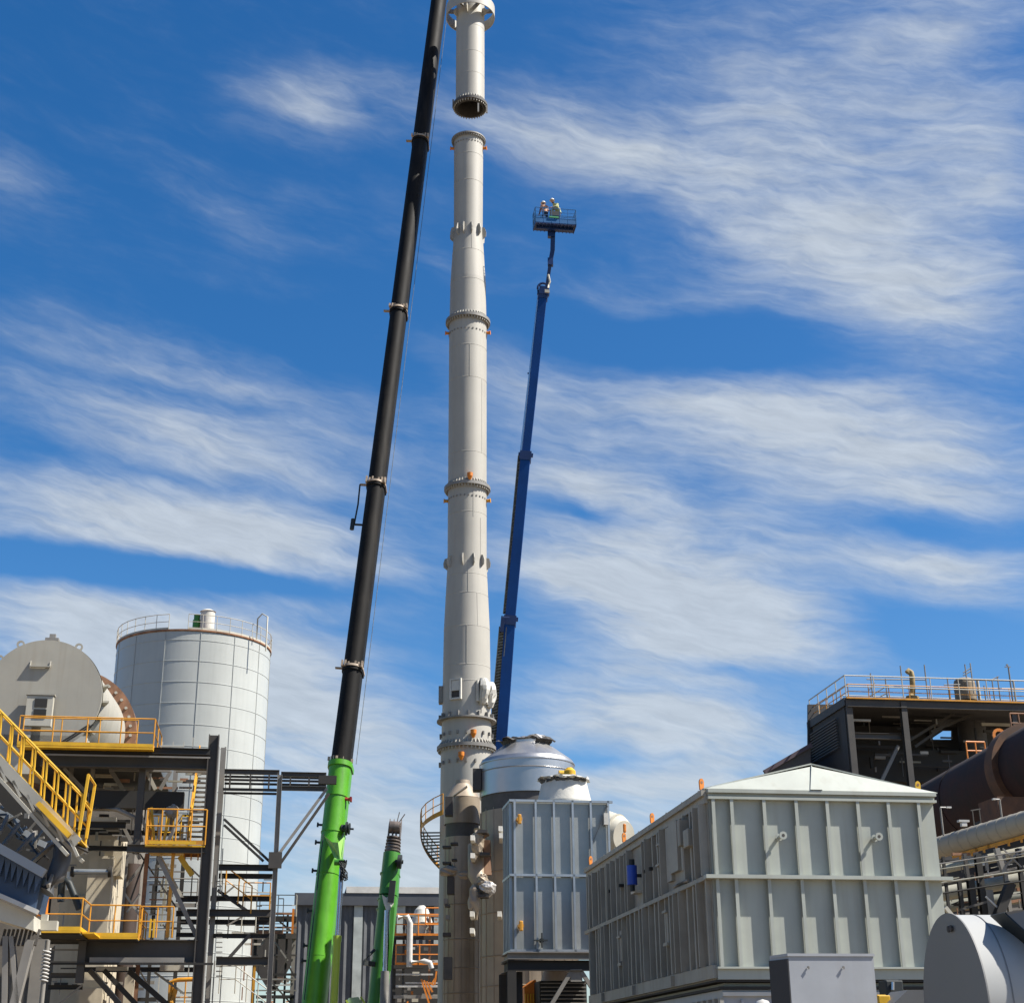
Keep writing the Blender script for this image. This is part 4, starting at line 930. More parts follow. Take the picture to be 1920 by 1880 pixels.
# lifting lugs (orange eyes) on the eaves
def lug(p, ax, h, m, label, fat=1.0):
    t = thing('lifting_lug', label, 'lifting lug', p, 'lifting eyes along the filter house roof'); up = EZ
    n = 14; o = [p-ax*h*.26*fat, *[p+EZ*h*.62+ax*(math.cos(math.pi*(1-i/n))*h*.3*fat)+EZ*(math.sin(math.pi*(1-i/n))*h*.36) for i in range(n+1)], p+ax*h*.26*fat]
    th = ax.cross(EZ)*.05
    B().plate([q-th/2 for q in o], th).build('eye_plate', m, t)
    B().tube(p+EZ*h*.64-th*.62, p+EZ*h*.64+th*.62, h*.12, n=14).build('eye_hole', RUST, t)
    return t
for x, y, lb_ in ((1319, 1474, 'nearest orange lifting eye at the front left roof corner of the filter house'), (1226, 1534, 'second orange lifting eye along the left eave of the filter house'),
                  (1173, 1562, 'third orange lifting eye along the left eave, before the cream duct'), (1110, 1603, 'farthest orange lifting eye at the back left corner of the filter house')):
    pp = toX(a+EZ*.06, EY, x); lug(pp-EX*.05+EZ*.03, (EY*.3+EX*.95).normalized(), .33, ORANGE, lb_, .75)
lug(eR-EX*.35+EY*.5+EZ*.10, EX, .32, YEL, 'yellow lifting eye at the right roof corner of the filter house', .8)
# support below
B().gbox(sc+EZ*(zbot-.03)-EY*.04, wd+.1, dep, .05).gbox(sc+EZ*(zbot-.20)-EY*.02, wd-.1, dep-.1, .07).build('base_frame', STEELD, fh)
B().gbox(sc+EZ*(zbot-.115), wd-.5, dep-.5, .09).build('base_spacer', FH, fh)
lw = thing('lower_module', 'pale ribbed skid module carrying the filter house on its roof', 'module', base(sc))
B().gbox(sc+EZ*(zbot-.24)/2, wd-.3, dep-.3, zbot-.25).build('module_shell', CAB, lw)
al = a0+EX*.15+EY*.15
for f_ in [i/12 for i in range(13)]: B().gbox(al+EX*(wd-.3)*f_-EY*.04+EZ*(zbot-.5)/2, .07, .08, zbot-.5).build('rib', CAB, lw)
for k in range(30): p = al+EY*(dep-.3)*(k/29)-EX*.05; B().gbox(p+EZ*(zbot-.45)/2, .10, .2, zbot-.45).build('rib', FHS, lw)
B().gbox(al+EX*(wd-.3)/2-EY*.05+EZ*(zbot-.36), wd-.3, .10, .10).build('top_rail', WHITE, lw)

# ================================================================ CABINET + SMALL THINGS IN FRONT
DC = 25
cabn = thing('equipment_cabinet', 'plain light grey steel cabinet with dark left side in front of the filter house', 'cabinet', base(Q(1540, 1850, DC)))
a, b_ = H(1478, 1637, 1790, DC); w_ = (b_-a).length; zt_ = a.z
al = Vector((a.x, a.y, 0)); lx = -EX*.0
sl2 = (toX(Vector((a.x, a.y, zt_)), (EY*1.0-EX*.28).normalized(), 1443))
lv_ = (Vector((sl2.x, sl2.y, 0))-al)
tp = [al, al+EX*w_, al+EX*w_+lv_, al+lv_]
B().plate([p+EZ*.0 for p in tp], EZ*(zt_-.02)).build('cabinet_body', CAB, cabn)
B().plate([p+EZ*(zt_-.018) for p in [al-EY*.02-EX*.02, al+EX*(w_+.02)-EY*.02, al+EX*(w_+.02)+lv_, al+lv_]], EZ*.045).build('cabinet_top', CAB, cabn)
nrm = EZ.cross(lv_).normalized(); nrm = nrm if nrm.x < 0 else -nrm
B().plate([al+nrm*.012+EZ*.05, al+lv_+nrm*.012+EZ*.05, al+lv_+nrm*.012+EZ*(zt_-.06), al+nrm*.012+EZ*(zt_-.06)], nrm*.01).build('dark_side_sheet', CABD, cabn)  # near-black sheet covering almost the whole left side
for x in (1515, 1581):
    p = Q(x, 1812, DC-.01)+EX*.0; B().tube(p, p-EY*.03, .016, n=10).obox(p-EY*.02-EZ*.02+EX*.008, EX*.006, EY*.01, EZ*.018).build('lifting_insert', FLG, cabn)
hat_ = B(); c = Q(1430, 1880, DC+1.5); hat_.lathe(c-EZ*.12, [(.16, 0), (.15, .08), (.10, .16), (.001, .19)], 20, smooth_prof=True)
tag(hat_.build('white_dome_cover', HATW), 'white rounded cover peeking over the bottom left of the grey cabinet', 'cover')
ylw = B().obox(Q(1655, 1876, 33), EX*.14, EY*.12, EZ*.12).obox(Q(1650, 1866, 33), EX*.11, EY*.1, EZ*.02); tag(ylw.build('yellow_valve_box', YEL, bevel=.03), 'small yellow box between grey cabinet and fan drum', 'valve box')
bk = thing('black_hydraulic_unit', 'black hydraulic fitting under the filter house right of the grey cabinet', 'machine', base(Q(1670, 1870, 36)))
B().obox(Q(1672, 1866, 36), EX*.22, EY*.25, EZ*.35).tube(Q(1660, 1843, 36), Q(1684, 1843, 36), .09, n=12).build('housing', HOSE, bk, bevel=.03)
B().tube(Q(1674, 1840, 35.7), Q(1674, 1855, 35.7), .04, n=8).build('pin', CHROME, bk)

# ================================================================ FAN HOUSING RIGHT
DFn = 31.5
fc_ = P(1791, 1890, DFn); axf = Vector((math.cos(rad(4)), math.sin(rad(4)), 0)); Rf = 169*MP(fc_)
fn = thing('fan_housing', 'large pale grey cylindrical fan housing with round shade-darkened end plate at the right edge', 'fan housing', base(fc_))
B().tube(fc_, fc_+axf*.03, Rf+.035, n=96).build('end_plate', FAND, fn)
B().tube(fc_+axf*.03, fc_+axf*1.02, Rf, n=96, caps=False).build('drum_shell', FAN, fn)
B().tube(fc_+axf*1.02, fc_+axf*1.22, Rf, Rf-.16, n=96, caps=False).tube(fc_+axf*1.22, fc_+axf*4.2, Rf-.16, Rf-.16, n=96).build('drum_shoulder', FAN, fn)
B().lathe(fc_, [(Rf+.012, .5), (Rf+.012, .52), (Rf-.02, .52)], 96, ax=axf).build('weld_seam', FAND, fn)
for sgn in (-1, 1):
    pp = P(1766+sgn*4, 1743, DFn-.3); 
c = toY(fc_-axf*.005, EZ, 1743)-axf.cross(EZ)*-.0
for k in (-1, 1): B().tube(c-axf*.02+axf.cross(EZ)*(.30+.075*k), c-axf*.05+axf.cross(EZ)*(.30+.075*k), .065, n=16).build('lifting_hole', STACKD, fn)
B().obox(fc_+EZ*-.9, axf*.03, EY*.9, EZ*.5).build('bearing_bracket', FAND, fn)
B().gbox(base(fc_)+axf*1.4+EZ*(fc_.z-Rf)*.5+EZ*.2, 2.4, 2.6, fc_.z-Rf+.6).build('plinth', CONC, fn)
# inclined duct at the frame edge that throws a shadow on the drum
dt = thing('inclined_duct', 'pale grey rectangular duct sloping down into the right edge above the fan housing', 'duct', base(P(1915, 1735, 30)))
p, q = P(1890, 1714, 30.0), P(1990, 1805, 29.4)
d_ = (q-p).normalized()
upn = EY.cross(d_).normalized(); upn = upn if upn.z > 0 else -upn
B().plate([p, q, q+upn*.75, P(1945, 1702, 29.7), P(1886, 1709, 30.0)], EY*.55).build('duct_casing', FAND, dt)
B().plate([p-upn*.03-d_*.08, q-upn*.03, q-upn*.0, p-d_*.08], EY*.62).build('duct_flange', HOSE, dt)
# duct foot below filter house right
B().plate([P(1676, 1880, 34), P(1702, 1855, 34), P(1782, 1855, 34), P(1782, 1890, 34), P(1676, 1890, 34)], EY*1).build('inlet_box', FAND, fn)
B().beam(P(1792, 1853, 32.8), P(1800, 1900, 32.8), .22, .2, prof='I').build('support_post', STEELD, fn)

# ================================================================ SILO
SC = Cyl(366, 1200, 103)
silo = thing('silo', 'tall pale blue-grey panelled storage silo with railed roof and rusty rim', 'silo', SC.b)
rs_ = SC.r(281, 1200); zt = toY(SC.p-Vector((0, rs_*.97, 0)), EZ, 1181).z
B().lathe(SC.b, [(rs_, 0), (rs_, zt)], 96).build('shell', SILO, silo)
B().lathe(SC.b, [(rs_+.02, zt-.12), (rs_+.08, zt-.07), (rs_+.08, zt+.02), (rs_+.02, zt+.02), (.01, zt+.6)], 96).build('roof', RUST, silo)
rowh = 1.47
k = 1
while zt-k*rowh > 0:
    z = zt-k*rowh*1.0+(.75 if k else 0); B().lathe(SC.b, [(rs_, z-.03), (rs_+.022, z-.018), (rs_+.022, z+.018), (rs_, z+.03)], 96).build('panel_joint', SILO, silo); k += 1
for i in range(14):
    A = 2*math.pi*(i+.15)/14; p = SC.at(A, rs_+.012, 0); q = SC.at(A, rs_+.012, zt-.15)
    B().beam(p, q, .04, .045).build('panel_joint', SILOJ, silo)
def arc(c, r, z, a0, a1, n): return [c.at(rad(a0+(a1-a0)*i/n), r, z) for i in range(n+1)]
railing(silo, arc(SC, rs_+.05, zt, -185, -97, 9), CREAM, 1.1, 9, r=.022)
railing(silo, arc(SC, rs_+.05, zt, -83, 60, 14), CREAM, 1.1, 9, r=.022)
p = Vector((SC.x+1.5, SC.y-rs_*.6, zt)); B().tube(p, p+EZ*1.9, .5, n=20).tube(p+EZ*1.9, p+EZ*2.05, .56, .3, 20).build('vent_stack', WHITE, silo)
B().tube(p+Vector((-.75, 0, 0)), p+Vector((-.75, 0, 1.3)), .28, n=12).tube(p+Vector((-.75, 0, 1.3)), p+Vector((-.75, 0, 1.7)), .22, n=10).build('vent_filter', GREEN, silo)
p = SC.at(rad(-30), rs_+.3, zt); B().pipe([p, p+EZ*1.5, p+EZ*1.8+SC.at(rad(-30), .4, 0)-SC.b, p+EZ*1.5+SC.at(rad(-30), .9, 0)-SC.b, p-EZ*1+SC.at(rad(-30), .9, 0)-SC.b], .05).build('ladder_hoop', CREAM, silo)

# ================================================================ LEFT DRUM
dc = Q(81, 1303, 62); Rd = 107*MP(dc)
dr = thing('ball_drum', 'huge round grey drum with flat end disc on the raised platform at the far left', 'drum', dc-EZ*Rd)
B().tube(dc, dc+EY*.18, Rd, n=96).build('end_disc', DRUM, dr)
B().tube(dc+EY*.18, dc+EY*.5, Rd+.03, Rd-.08, n=96, caps=False).build('end_flange', CREAM, dr)
B().tube(dc+EY*.5, dc+EY*9.6, Rd-.08, Rd+.30, n=96).build('drum_shell', DRUM, dr)
for k in range(5):
    A = rad(-50+k*16); d = EX*math.cos(A)+EZ*math.sin(A); t = EX*-math.sin(A)+EZ*math.cos(A)
    B().plate([dc+EY*.5+d*(Rd-.2)-t*.04, dc+EY*1.9+d*(Rd-.2)-t*.04, dc+EY*.5+d*(Rd+.25)-t*.04], t*.08).build('gusset', CREAM, dr)
B().tube(dc+EY*7.6, dc+EY*8.2, Rd+.72, n=96).build('girth_ring', RUST, dr)
b = B()
for k in range(40):
    A = 2*math.pi*k/40; d = EX*math.cos(A)+EZ*math.sin(A); b.tube(dc+EY*7.52+d*(Rd+.46), dc+EY*7.6+d*(Rd+.46), .07, n=8)
b.build('ring_bolts', CREAM, dr)
# shelf lug, top fitting, ear lugs, inspection box
p = Q(76, 1250, 62); p = p-EY*.02
B().plate([p-EX*.42-EZ*.03, p+EX*.42-EZ*.03, p+EX*.42-EZ*.03-EY*.14, p-EX*.42-EZ*.03-EY*.14], EZ*.05).plate([p-EX*.42-EY*.0, p-EX*.42-EY*.14, p-EX*.42+EZ*.26], EX*.04).plate([p+EX*.38, p+EX*.38-EY*.14, p+EX*.38+EZ*.26], EX*.04).build('shelf_bracket', DRUM, dr)
tp_ = dc+EZ*Rd; B().gbox(tp_+EZ*.05+EX*.1+EY*.2, .55, .4, .12).gbox(tp_+EZ*.2+EX*.1+EY*.2, .25, .2, .2).build('top_fitting', FLG, dr)
for A in (118, 60, 142):
    d = EX*math.cos(rad(A))+EZ*math.sin(rad(A)); c = dc+d*(Rd+.08)+EY*.1
    B().lathe(c-EY*.04, [(.09, 0), (.17, 0), (.17, .06), (.09, .06), (.09, 0)], 16, ax=EY).build('lifting_ear', DRUM, dr)
p = Q(75, 1335, 61.85)
B().gbox(p-EY*.15, 1.05, .3, 1.25).build('inspection_box', CREAM, dr)
for dz in (.22, -.22): B().gbox(p-EY*.315+EX*.05+EZ*(dz+.1), .5, .03, .36).build('inspection_glass', STEELD, dr)
B().gbox(p-EY*.1-EZ*.85-EX*.4, .3, .2, .5).gbox(p-EY*.15+EZ*.68, 1.15, .38, .06).build('box_hood', DRUM, dr)
B().plate([dc-EZ*(Rd+.9)-EX*1.8, dc-EZ*(Rd+.9)+EX*1.8, dc-EZ*(Rd-.7)+EX*1.9, dc-EZ*(Rd-.7)-EX*1.9], EY*2).build('saddle', CREAM, dr)
for x in (145, 152): 
    c = Q(x-8, 1380, 61); B().beam(c-EX*.5-EZ*.3, c+EX*.6+EZ*.5, .06, .06).build('stay', STEELD, dr)

# ================================================================ STEEL FRAME (left)
DL = 57
sf = thing('steel_frame', 'dark grey steel frame tower with yellow railings and stairs below the round drum', 'steel structure', base(Q(404, 1700, DL)))
def hb(x0, x1, y, hpx, D, m=STEEL, w=None, prof='I', name='beam', par=None):
    a, b = H(x0, x1, y, D); h = hpx*MP(a); return B().beam(a, b, w or min(.4, max(.08, h*.8)), h, prof=prof).build(name, m, par or sf)
def vc(x, y0, y1, wpx, D, m=STEEL, prof='I', name='column', par=None, up=None):
    a, b = V(x, y0, y1, D); w = wpx*MP(a); return B().beam(a, b, w, w, up=up or EY, prof=prof).build(name, m, par or sf)
def br(x0, y0, x1, y1, wpx, D, m=STEEL, D1=None, prof='box', name='brace', par=None):
    a, b = Q(x0, y0, D), Q(x1, y1, D1 or D); w = wpx*MP(a); return B().beam(a, b, w, w, up=EY, prof=prof).build(name, m, par or sf)
vc(402, 1378, None, 19, DL, up=EX); vc(398, 1382, None, 10, DL+.4)
vc(419, 1402, None, 9, DL+1.2, STEELL); vc(423, 1400, 1545, 3, DL+1.3, STEELL, 'box')
vc(411, 1400, None, 3, DL+.3, PWH, 'box', 'pipe')
hb(78, 394, 1422, 36, DL+.2); hb(60, 394, 1406, 12, DL-.2, STEELD); hb(78, 394, 1417, 3, DL-.3, STEELL, .05, 'box')
hb(330, 392, 1444, 8, DL+1, STEELL, prof='box'); hb(205, 320, 1443, 6, DL+2, STEELL, prof='box'); hb(60, 392, 1425, 30, DL+6, STEELD)
for x in (135, 175, 268, 330): vc(x, 1440, 1600, 12 if x == 268 else 8, DL+.6 if x == 268 else DL+3, STEEL if x == 268 else STEELL)
for (x0, y0, x1, y1, w, m) in ((208, 1444, 232, 1482, 8, STEELL), (275, 1446, 292, 1480, 7, CREAM), (320, 1445, 300, 1480, 6, STEELL), (120, 1440, 175, 1500, 6, STEELL), (90, 1440, 60, 1520, 6, STEEL), (232, 1550, 262, 1610, 6, STEELL)):
    br(x0, y0, x1, y1, w, DL+2.5, m)
random.seed(21)
for k in range(16):
    x = random.uniform(165, 350); y = random.uniform(1448, 1480); l_ = random.uniform(10, 45)
    hb(x, x+l_, y, random.uniform(2, 7), DL+random.uniform(2, 5), random.choice((STEELL, STEEL, PIPE, CREAM, CONC, RUST)), prof='box', name='tray')
hb(168, 345, 1500, 32, DL+1.5, STEELD, prof='box'); hb(60, 345, 1497, 24, DL+5.5, STEELD, prof='box')
a, b_ = H(165, 245, 1517, DL+1); B().pipe([a, b_-EX*.5, b_+EX*.2-EZ*.3, b_+EX*.5-EZ*1.2], .09).build('pipe', STEELL, sf)
hb(150, 218, 1535, 7, DL+2, CREAM, prof='box'); hb(140, 236, 1546, 11, DL+2, STEELD); hb(60, 340, 1560, 9, DL+6, STEELD)
hb(238, 386, 1591, 14, DL); hb(150, 240, 1590, 9, DL+4, STEELD)
hb(161, 371, 1783, 42, DL+.1); hb(168, 345, 1799, 9, DL-.3, STEELL, .1, 'box'); hb(70, 161, 1764, 10, DL)
hb(90, 400, 1806, 4, DL-.4, STEELD, .06, 'box'); hb(95, 160, 1780, 3, DL+1, STEELL, .05, 'box'); hb(95, 160, 1803, 4, DL+1, STEELL, .06, 'box')
hb(95, 155, 1828, 9, DL+1, STEEL); hb(90, 155, 1850, 8, DL+2, STEELD); hb(155, 372, 1817, 9, DL+4, STEELD); hb(180, 240, 1815, 7, DL+2, CREAM, prof='box'); hb(300, 345, 1814, 10, DL+2, CREAM, prof='box')
vc(156, 1764, 1842, 14, DL-.2); vc(276, 1600, None, 7, DL+1.5, RUST); vc(325, 1598, 1757, 6, DL+.3, YORG, 'box', 'post'); vc(239, 1602, 1758, 5, DL+3, STEELL); vc(297, 1600, None, 6, DL+7, STEELD)
vc(345, 1600, None, 7, DL+8, STEELD); vc(100, 1600, None, 9, DL+8, STEELD)
br(297, 1606, 372, 1762, 8, DL+.3, STEELL, prof='I'); br(300, 1606, 345, 1690, 7, DL+2, CREAM)
br(232, 1672, 262, 1715, 4, DL+3, CREAM); br(262, 1675, 238, 1710, 4, DL+3, STEELL); br(232, 1665, 268, 1620, 5, DL+5, STEELL)
for (x0, y0, x1, y1, w, m) in ((168, 1818, 240, 1900, 9, STEEL), (176, 1822, 225, 1880, 7, CREAM), (195, 1818, 272, 1900, 9, STEELD), (242, 1820, 322, 1890, 10, STEELD), (290, 1822, 345, 1862, 4, STEELL), (155, 1845, 100, 1890, 3, STEELL)):
    br(x0, y0, x1, y1, w, DL+.8, m)
# top platform and its railing
a = Q(32, 1397, DL-.6); b_ = toX(a, EX, 287); c_ = b_+EY*3.2
railing(sf, [a, b_, c_], YORG, 1.12, 1.35, r=.024); B().beam(a-EZ*.03+EY*.4, b_-EZ*.03+EY*.4, .9, .06).beam(a+EZ*.09-EY*.03, b_+EZ*.09-EY*.03, .02, .13).build('platform_edge', YEL, sf)
B().gbox((a+b_)/2+EY*5-EZ*.12, (b_-a).length, 9, .06).build('deck', STEELD, sf)
a = Q(40, 1396, DL+3); railing(sf, [a, toX(a, EX, 255)], YORG, 1.1, 1.5)
for x in (305, 325, 345, 362): vc(x, 1382 if x == 362 else 1390, 1400, 1.6, DL+.2, CREAM, 'box', 'post')
hb(300, 345, 1399, 3, DL+.1, CREAM, .05, 'box')
# stairs (seen face on) and middle landing
p = Q(368, 1583, DL+.4); q = toY(p+EY*3.2, EZ, 1446)
stair(sf, p, Vector((p.x, p.y, 0))+EY*3.2+EZ*q.z, 33*MP(p), EX, YORG, YEL, True, 15)
a = Q(272, 1582, DL-.2); b_ = toX(a, EX, 384); railing(sf, [a+EY*2.5, a, b_], YORG, 1.3, .5, r=.026); railing(sf, [a+EY*1.6, toX(a, EX, 345)+EY*1.6], YEL, 1.3, .3, r=.026)
B().gbox((a+b_)/2+EY*1.3-EZ*.05, (b_-a).length, 2.6, .06).gbox(a+EX*1.0+EZ*.06-EY*.06, 1.7, .03, .12).build('landing', YEL, sf)
b = B(); blob(b, Q(322, 1522, DL+1), .28); b.build('cable_bundle', FLG, sf)
for k in range(5): p = Q(280+k*9, 1575, DL+1); B().beam(p, p+EZ*(1.0+.25*(k % 2))+EX*.2*(k-2), .10, .12).build('equipment_leg', YEL if k % 2 else CREAM, sf)
p = Q(330, 1640, DL+.5); q = Q(342, 1605, DL+.5); B().beam(p+EX*.6, q-EX*.1, .12, .2).build('stair_stringer', YEL, sf)
hb(345, 385, 1603, 7, DL+1.5, RUST, prof='box', name='tray'); a = Q(345, 1612, DL+1); railing(sf, [a, toX(a, EX, 384)], YORG, .5, .25, toe=False)
# lower left landing with orange railing
pts = [Q(66, 1745, DL-2.2), Q(150, 1746, DL-2.2), Q(165, 1757, DL-.8), Q(258, 1757, DL-.8)]
z0_ = pts[3].z; pts = [Vector((p.x, p.y, z0_ if i > 1 else pts[0].z)) for i, p in enumerate(pts)]
railing(sf, pts, YORG, 1.12, 1.1, r=.024)
for p, q in zip(pts, pts[1:]): B().beam(p-EZ*.02+EY*.4, q-EZ*.02+EY*.4, .9, .06).beam(p+EZ*.09-EY*.03, q+EZ*.09-EY*.03, .02, .14).build('platform_edge', YEL, sf)
B().plate([p+EY*.1-EZ*.1 for p in pts]+[pts[3]+EY*3-EZ*.1, pts[0]+EY*3-EZ*.1], EZ*.05).build('deck', STEELD, sf)
railing(sf, [pts[3], pts[3]+EY*3], YORG, 1.12, 1.1)
B().plate([Q(70, 1715, DL-2.5), Q(76, 1664, DL-2.5), Q(89, 1680, DL-2.5), Q(86, 1715, DL-2.5)], EY*.4).build('orange_guard', ORANGE, sf)
for x in (262, 283, 290): vc(x, 1722, 1757, 3.5, DL-.2, YEL, 'box', 'post')
a = Q(262, 1757, DL); railing(sf, [a, toX(a, EX, 322)], YORG, 1.1, .6, toe=False)
for k in range(9): hb(280, 322, 1630+k*14, 2.2, DL+2.5, random.choice((RUST, CREAM, STEELL)), .05, 'box', 'ladder_rung')
random.seed(62)
for k in range(34):
    x = random.uniform(165, 345); y = random.uniform(1515, 1600)
    if k % 3: hb(x, x+random.uniform(8, 45), y, random.uniform(2, 8), DL+random.uniform(3, 6), random.choice((STEELD, STEELD, STEEL, BAND, STEELL)), prof='box', name='tray')
    else: vc(x, y, y+random.uniform(12, 60), random.uniform(2, 5), DL+random.uniform(3, 6), random.choice((STEELD, STEEL, PIPE)), 'box', name='pipe')
for k in range(26):
    x = random.uniform(425, 500); y = random.uniform(1640, 1875)
    if k % 2: hb(x, x+random.uniform(8, 40), y, random.uniform(1.5, 4), DL+random.uniform(2, 9), random.choice((STEELD, STEEL, STEELL, CREAM)), prof='box', name='tray')
    else: vc(x, y, y+random.uniform(12, 50), random.uniform(1.5, 3), DL+random.uniform(2, 9), random.choice((STEELD, STEEL, CREAM, RUST)), 'box', name='pipe')
hb(60, 262, 1500, 36, DL+6.5, STEELD, prof='box', name='tray')
random.seed(61)
for k in range(26):
    x = random.uniform(288, 326); y = random.uniform(1605, 1745)
    if k % 2: hb(x, x+random.uniform(5, 22), y, random.uniform(2, 6), DL+random.uniform(5, 9), random.choice((STEELD, STEEL, STEELL, BAND)), prof='box', name='tray')
    else: vc(x, y, y+random.uniform(15, 60), random.uniform(2, 5), DL+random.uniform(5, 9), random.choice((STEELD, STEEL, PIPE)), 'box', name='pipe')
for k in range(22):
    x = random.uniform(95, 350); y = random.uniform(1835, 1880); hb(x, x+random.uniform(8, 40), y, random.uniform(2, 7), DL+random.uniform(4, 9), random.choice((STEELD, STEEL, STEELL, BAND)), prof='box', name='tray')
random.seed(91)
for k in range(40):
    x = random.uniform(90, 392); y = random.uniform(1440, 1880); w = random.uniform(1.2, 3); m = random.choice((STEELD, STEEL, STEELL, CREAM, BAND, FLG))
    if 160 < x < 235 and y > 1600: continue
    if k % 2: hb(x, min(395, x+random.uniform(10, 50)), y, w, DL+random.uniform(1, 5), m, prof='box', name='conduit')
    else: vc(x, y, y+random.uniform(15, 60), w, DL+random.uniform(1, 5), m, 'box', name='conduit')
for (x0, y0, x1, y1) in ((100, 1445, 205, 1520), (262, 1600, 330, 1700), (340, 1610, 392, 1660), (230, 1765, 280, 1850), (240, 1700, 275, 1600), (392, 1720, 345, 1790)):
    br(x0, y0, x1, y1, 3, DL+3, STEEL)
# hand rail and hoop bottom
B().pipe([Q(318, 1880, DL+1), Q(320, 1840, DL+1), Q(335, 1836, DL+1), Q(362, 1835, DL+1)], .08).pipe([Q(330, 1850, DL+.9), Q(322, 1880, DL+.9)], .09).build('bent_rail', YORG, sf)
a = Q(320, 1905, DL+1.2); railing(sf, [a, toX(a, EX, 368)], YORG, 1.3, .5)
a = Q(320, 1700, DL+4); railing(sf, [a, toX(a, EX, 368)], STEELL, 1.1, .8)
# right hand outrigger frame
hb(421, 524, 1447, 9, DL+.6, STEEL); hb(527, 612, 1452, 9, DL+.6, STEEL); hb(418, 522, 1480, 5, DL+.6, STEEL); hb(527, 612, 1478, 8, DL+.6, STEEL)
hb(421, 612, 1463, 4, DL+1.6, STEEL); hb(421, 612, 1470, 4, DL+3.5, STEELD); hb(421, 612, 1457, 4, DL+3.5, STEELD); hb(418, 520, 1487, 4, DL+3.5, STEELD)
for x in (432, 470, 505, 545, 580): vc(x, 1450, 1480, 3, DL+1.6, STEEL)
vc(525, 1452, None, 9, DL+.5, STEELL, up=EX)
for o in (0, 11): br(420, 1535+o, 505-o, 1614, 4.5, DL+.6, STEELD, prof='I')
br(613, 1478, 523, 1600, 5, DL+.6, STEELL); br(617, 1487, 523, 1622, 5, DL+1.0, STEEL)
B().obox(Q(516, 1612, DL+.4), EX*.25, EY*.03, EZ*.3).build('gusset_plate', STEEL, sf); B().obox(Q(614, 1462, DL+.5), EX*.35, EY*.1, EZ*.16).build('end_bracket', STEELD, sf)
for (x0, x1, y, h, d) in ((410, 513, 1626, 11, .5), (410, 512, 1642, 9, .9), (340, 512, 1684, 9, 2), (350, 508, 1711, 13, 1), (338, 505, 1728, 9, 3), (400, 506, 1754, 8, 1), (405, 502, 1801, 15, .6), (330, 392, 1686, 8, 1.2), (330, 388, 1712, 10, 1.1), (330, 384, 1752, 8, 1)):
    hb(x0, x1, y, h, DL+d, STEELD if h < 13 else STEEL)
br(408, 1668, 470, 1712, 6, DL+1.1, STEELD); br(425, 1800, 468, 1752, 6, DL+.8, STEEL); br(425, 1735, 475, 1705, 3, DL+2, STEELL); br(405, 1690, 440, 1660, 3, DL+3, STEELL)
a = Q(422, 1676, DL+.8); b_ = Q(470, 1712, DL+.8); railing(sf, [a, b_], YORG, 1.0, .8, toe=False); vc(418, 1590, 1672, 2, DL+.8, CREAM, 'box', 'post')
a = Q(455, 1705, DL+1.2); railing(sf, [a, toX(a, EX, 505)], YORG, 1.0, .8, toe=False, r=.02)
a = Q(452, 1748, DL+2); railing(sf, [a, toX(a, EX, 505)], CREAM, 1.5, .7, toe=False, r=.02)
for k in range(14): hb(405, 417, 1652+k*9+(60 if k > 3 else 0), 2, DL+.9, STEELL, .04, 'box', 'ladder_rung')
for (x, y0, y1) in ((404, 1640, 1680), (418, 1640, 1680), (403, 1800, 1890), (417, 1800, 1890)): vc(x, y0, y1, 1.8, DL+.9, STEELL, 'box', 'ladder_rail')
a = Q(410, 1862, DL+2.5); b_ = toX(a, EX, 440); railing(sf, [a, b_, b_+EX*1.3-EZ*.9], CREAM, 1.0, .6, toe=False, r=.02)

# far rack between the frame and the shed
rk = thing('pipe_rack', 'low dark pipe rack with hopper and thin railings in front of the shed corner', 'pipe rack', base(Q(530, 1800, 82)))
DR = 82
for (x0, x1, y, h, m) in ((480, 556, 1722, 10, STEELD), (480, 556, 1712, 4, RUST), (470, 556, 1754, 10, STEEL), (480, 556, 1738, 3, RUST), (480, 556, 1744, 3, STEELL), (500, 556, 1826, 4, STEELD), (480, 556, 1835, 3, STEELL), (480, 552, 1868, 6, STEELD), (480, 556, 1790, 3, STEEL), (500, 545, 1846, 2.5, PWH), (480, 556, 1856, 2.5, STEELL)):
    hb(x0, x1, y, h, DR, m, par=rk, prof='box')
for x, y0, w, m in ((554, 1704, 7, STEELL), (540, 1712, 4, STEELD), (482, 1712, 6, STEELD), (520, 1760, 4, STEEL)): vc(x, y0, None, w, DR+.2, m, par=rk)
for (x0, y0, x1, y1) in ((520, 1770, 552, 1830), (552, 1770, 520, 1830), (515, 1765, 540, 1800), (500, 1830, 545, 1880), (522, 1725, 552, 1750), (485, 1775, 498, 1760)): br(x0, y0, x1, y1, 3, DR, STEELL if x0 % 2 else STEEL, par=rk)
a = Q(486, 1717, DR-.5); railing(rk, [a, toX(a, EX, 555)], CREAM, 1.1, .9, toe=False); vc(532, 1684, 1712, 1.6, DR, STEEL, 'box', par=rk, name='post'); vc(522, 1684, 1712, 1.6, DR, STEEL, 'box', par=rk, name='post'); hb(522, 532, 1684, 1.6, DR, STEEL, par=rk, prof='box')
a = Q(484, 1750, DR-.5); railing(rk, [a, toX(a, EX, 530)], RUST, 1.0, .7)
p = Q(508, 1758, DR+1); B().plate([p-EX*1.0, p+EX*1.3, p+EX*1.2-EZ*1.2, p+EX*.4-EZ*2.6, p-EZ*2.6, p-EX*1.0-EZ*1.2], EY*1.6).build('hopper', mat('hopper_brown', (.05, .045, .042), .7), rk)
vc(478, 1800, None, 5, DR, YORG, 'box', par=rk, name='post'); vc(550, 1703, 1750, 4, DR-.3, ORANGE, 'box', par=rk, name='post')
random.seed(5)
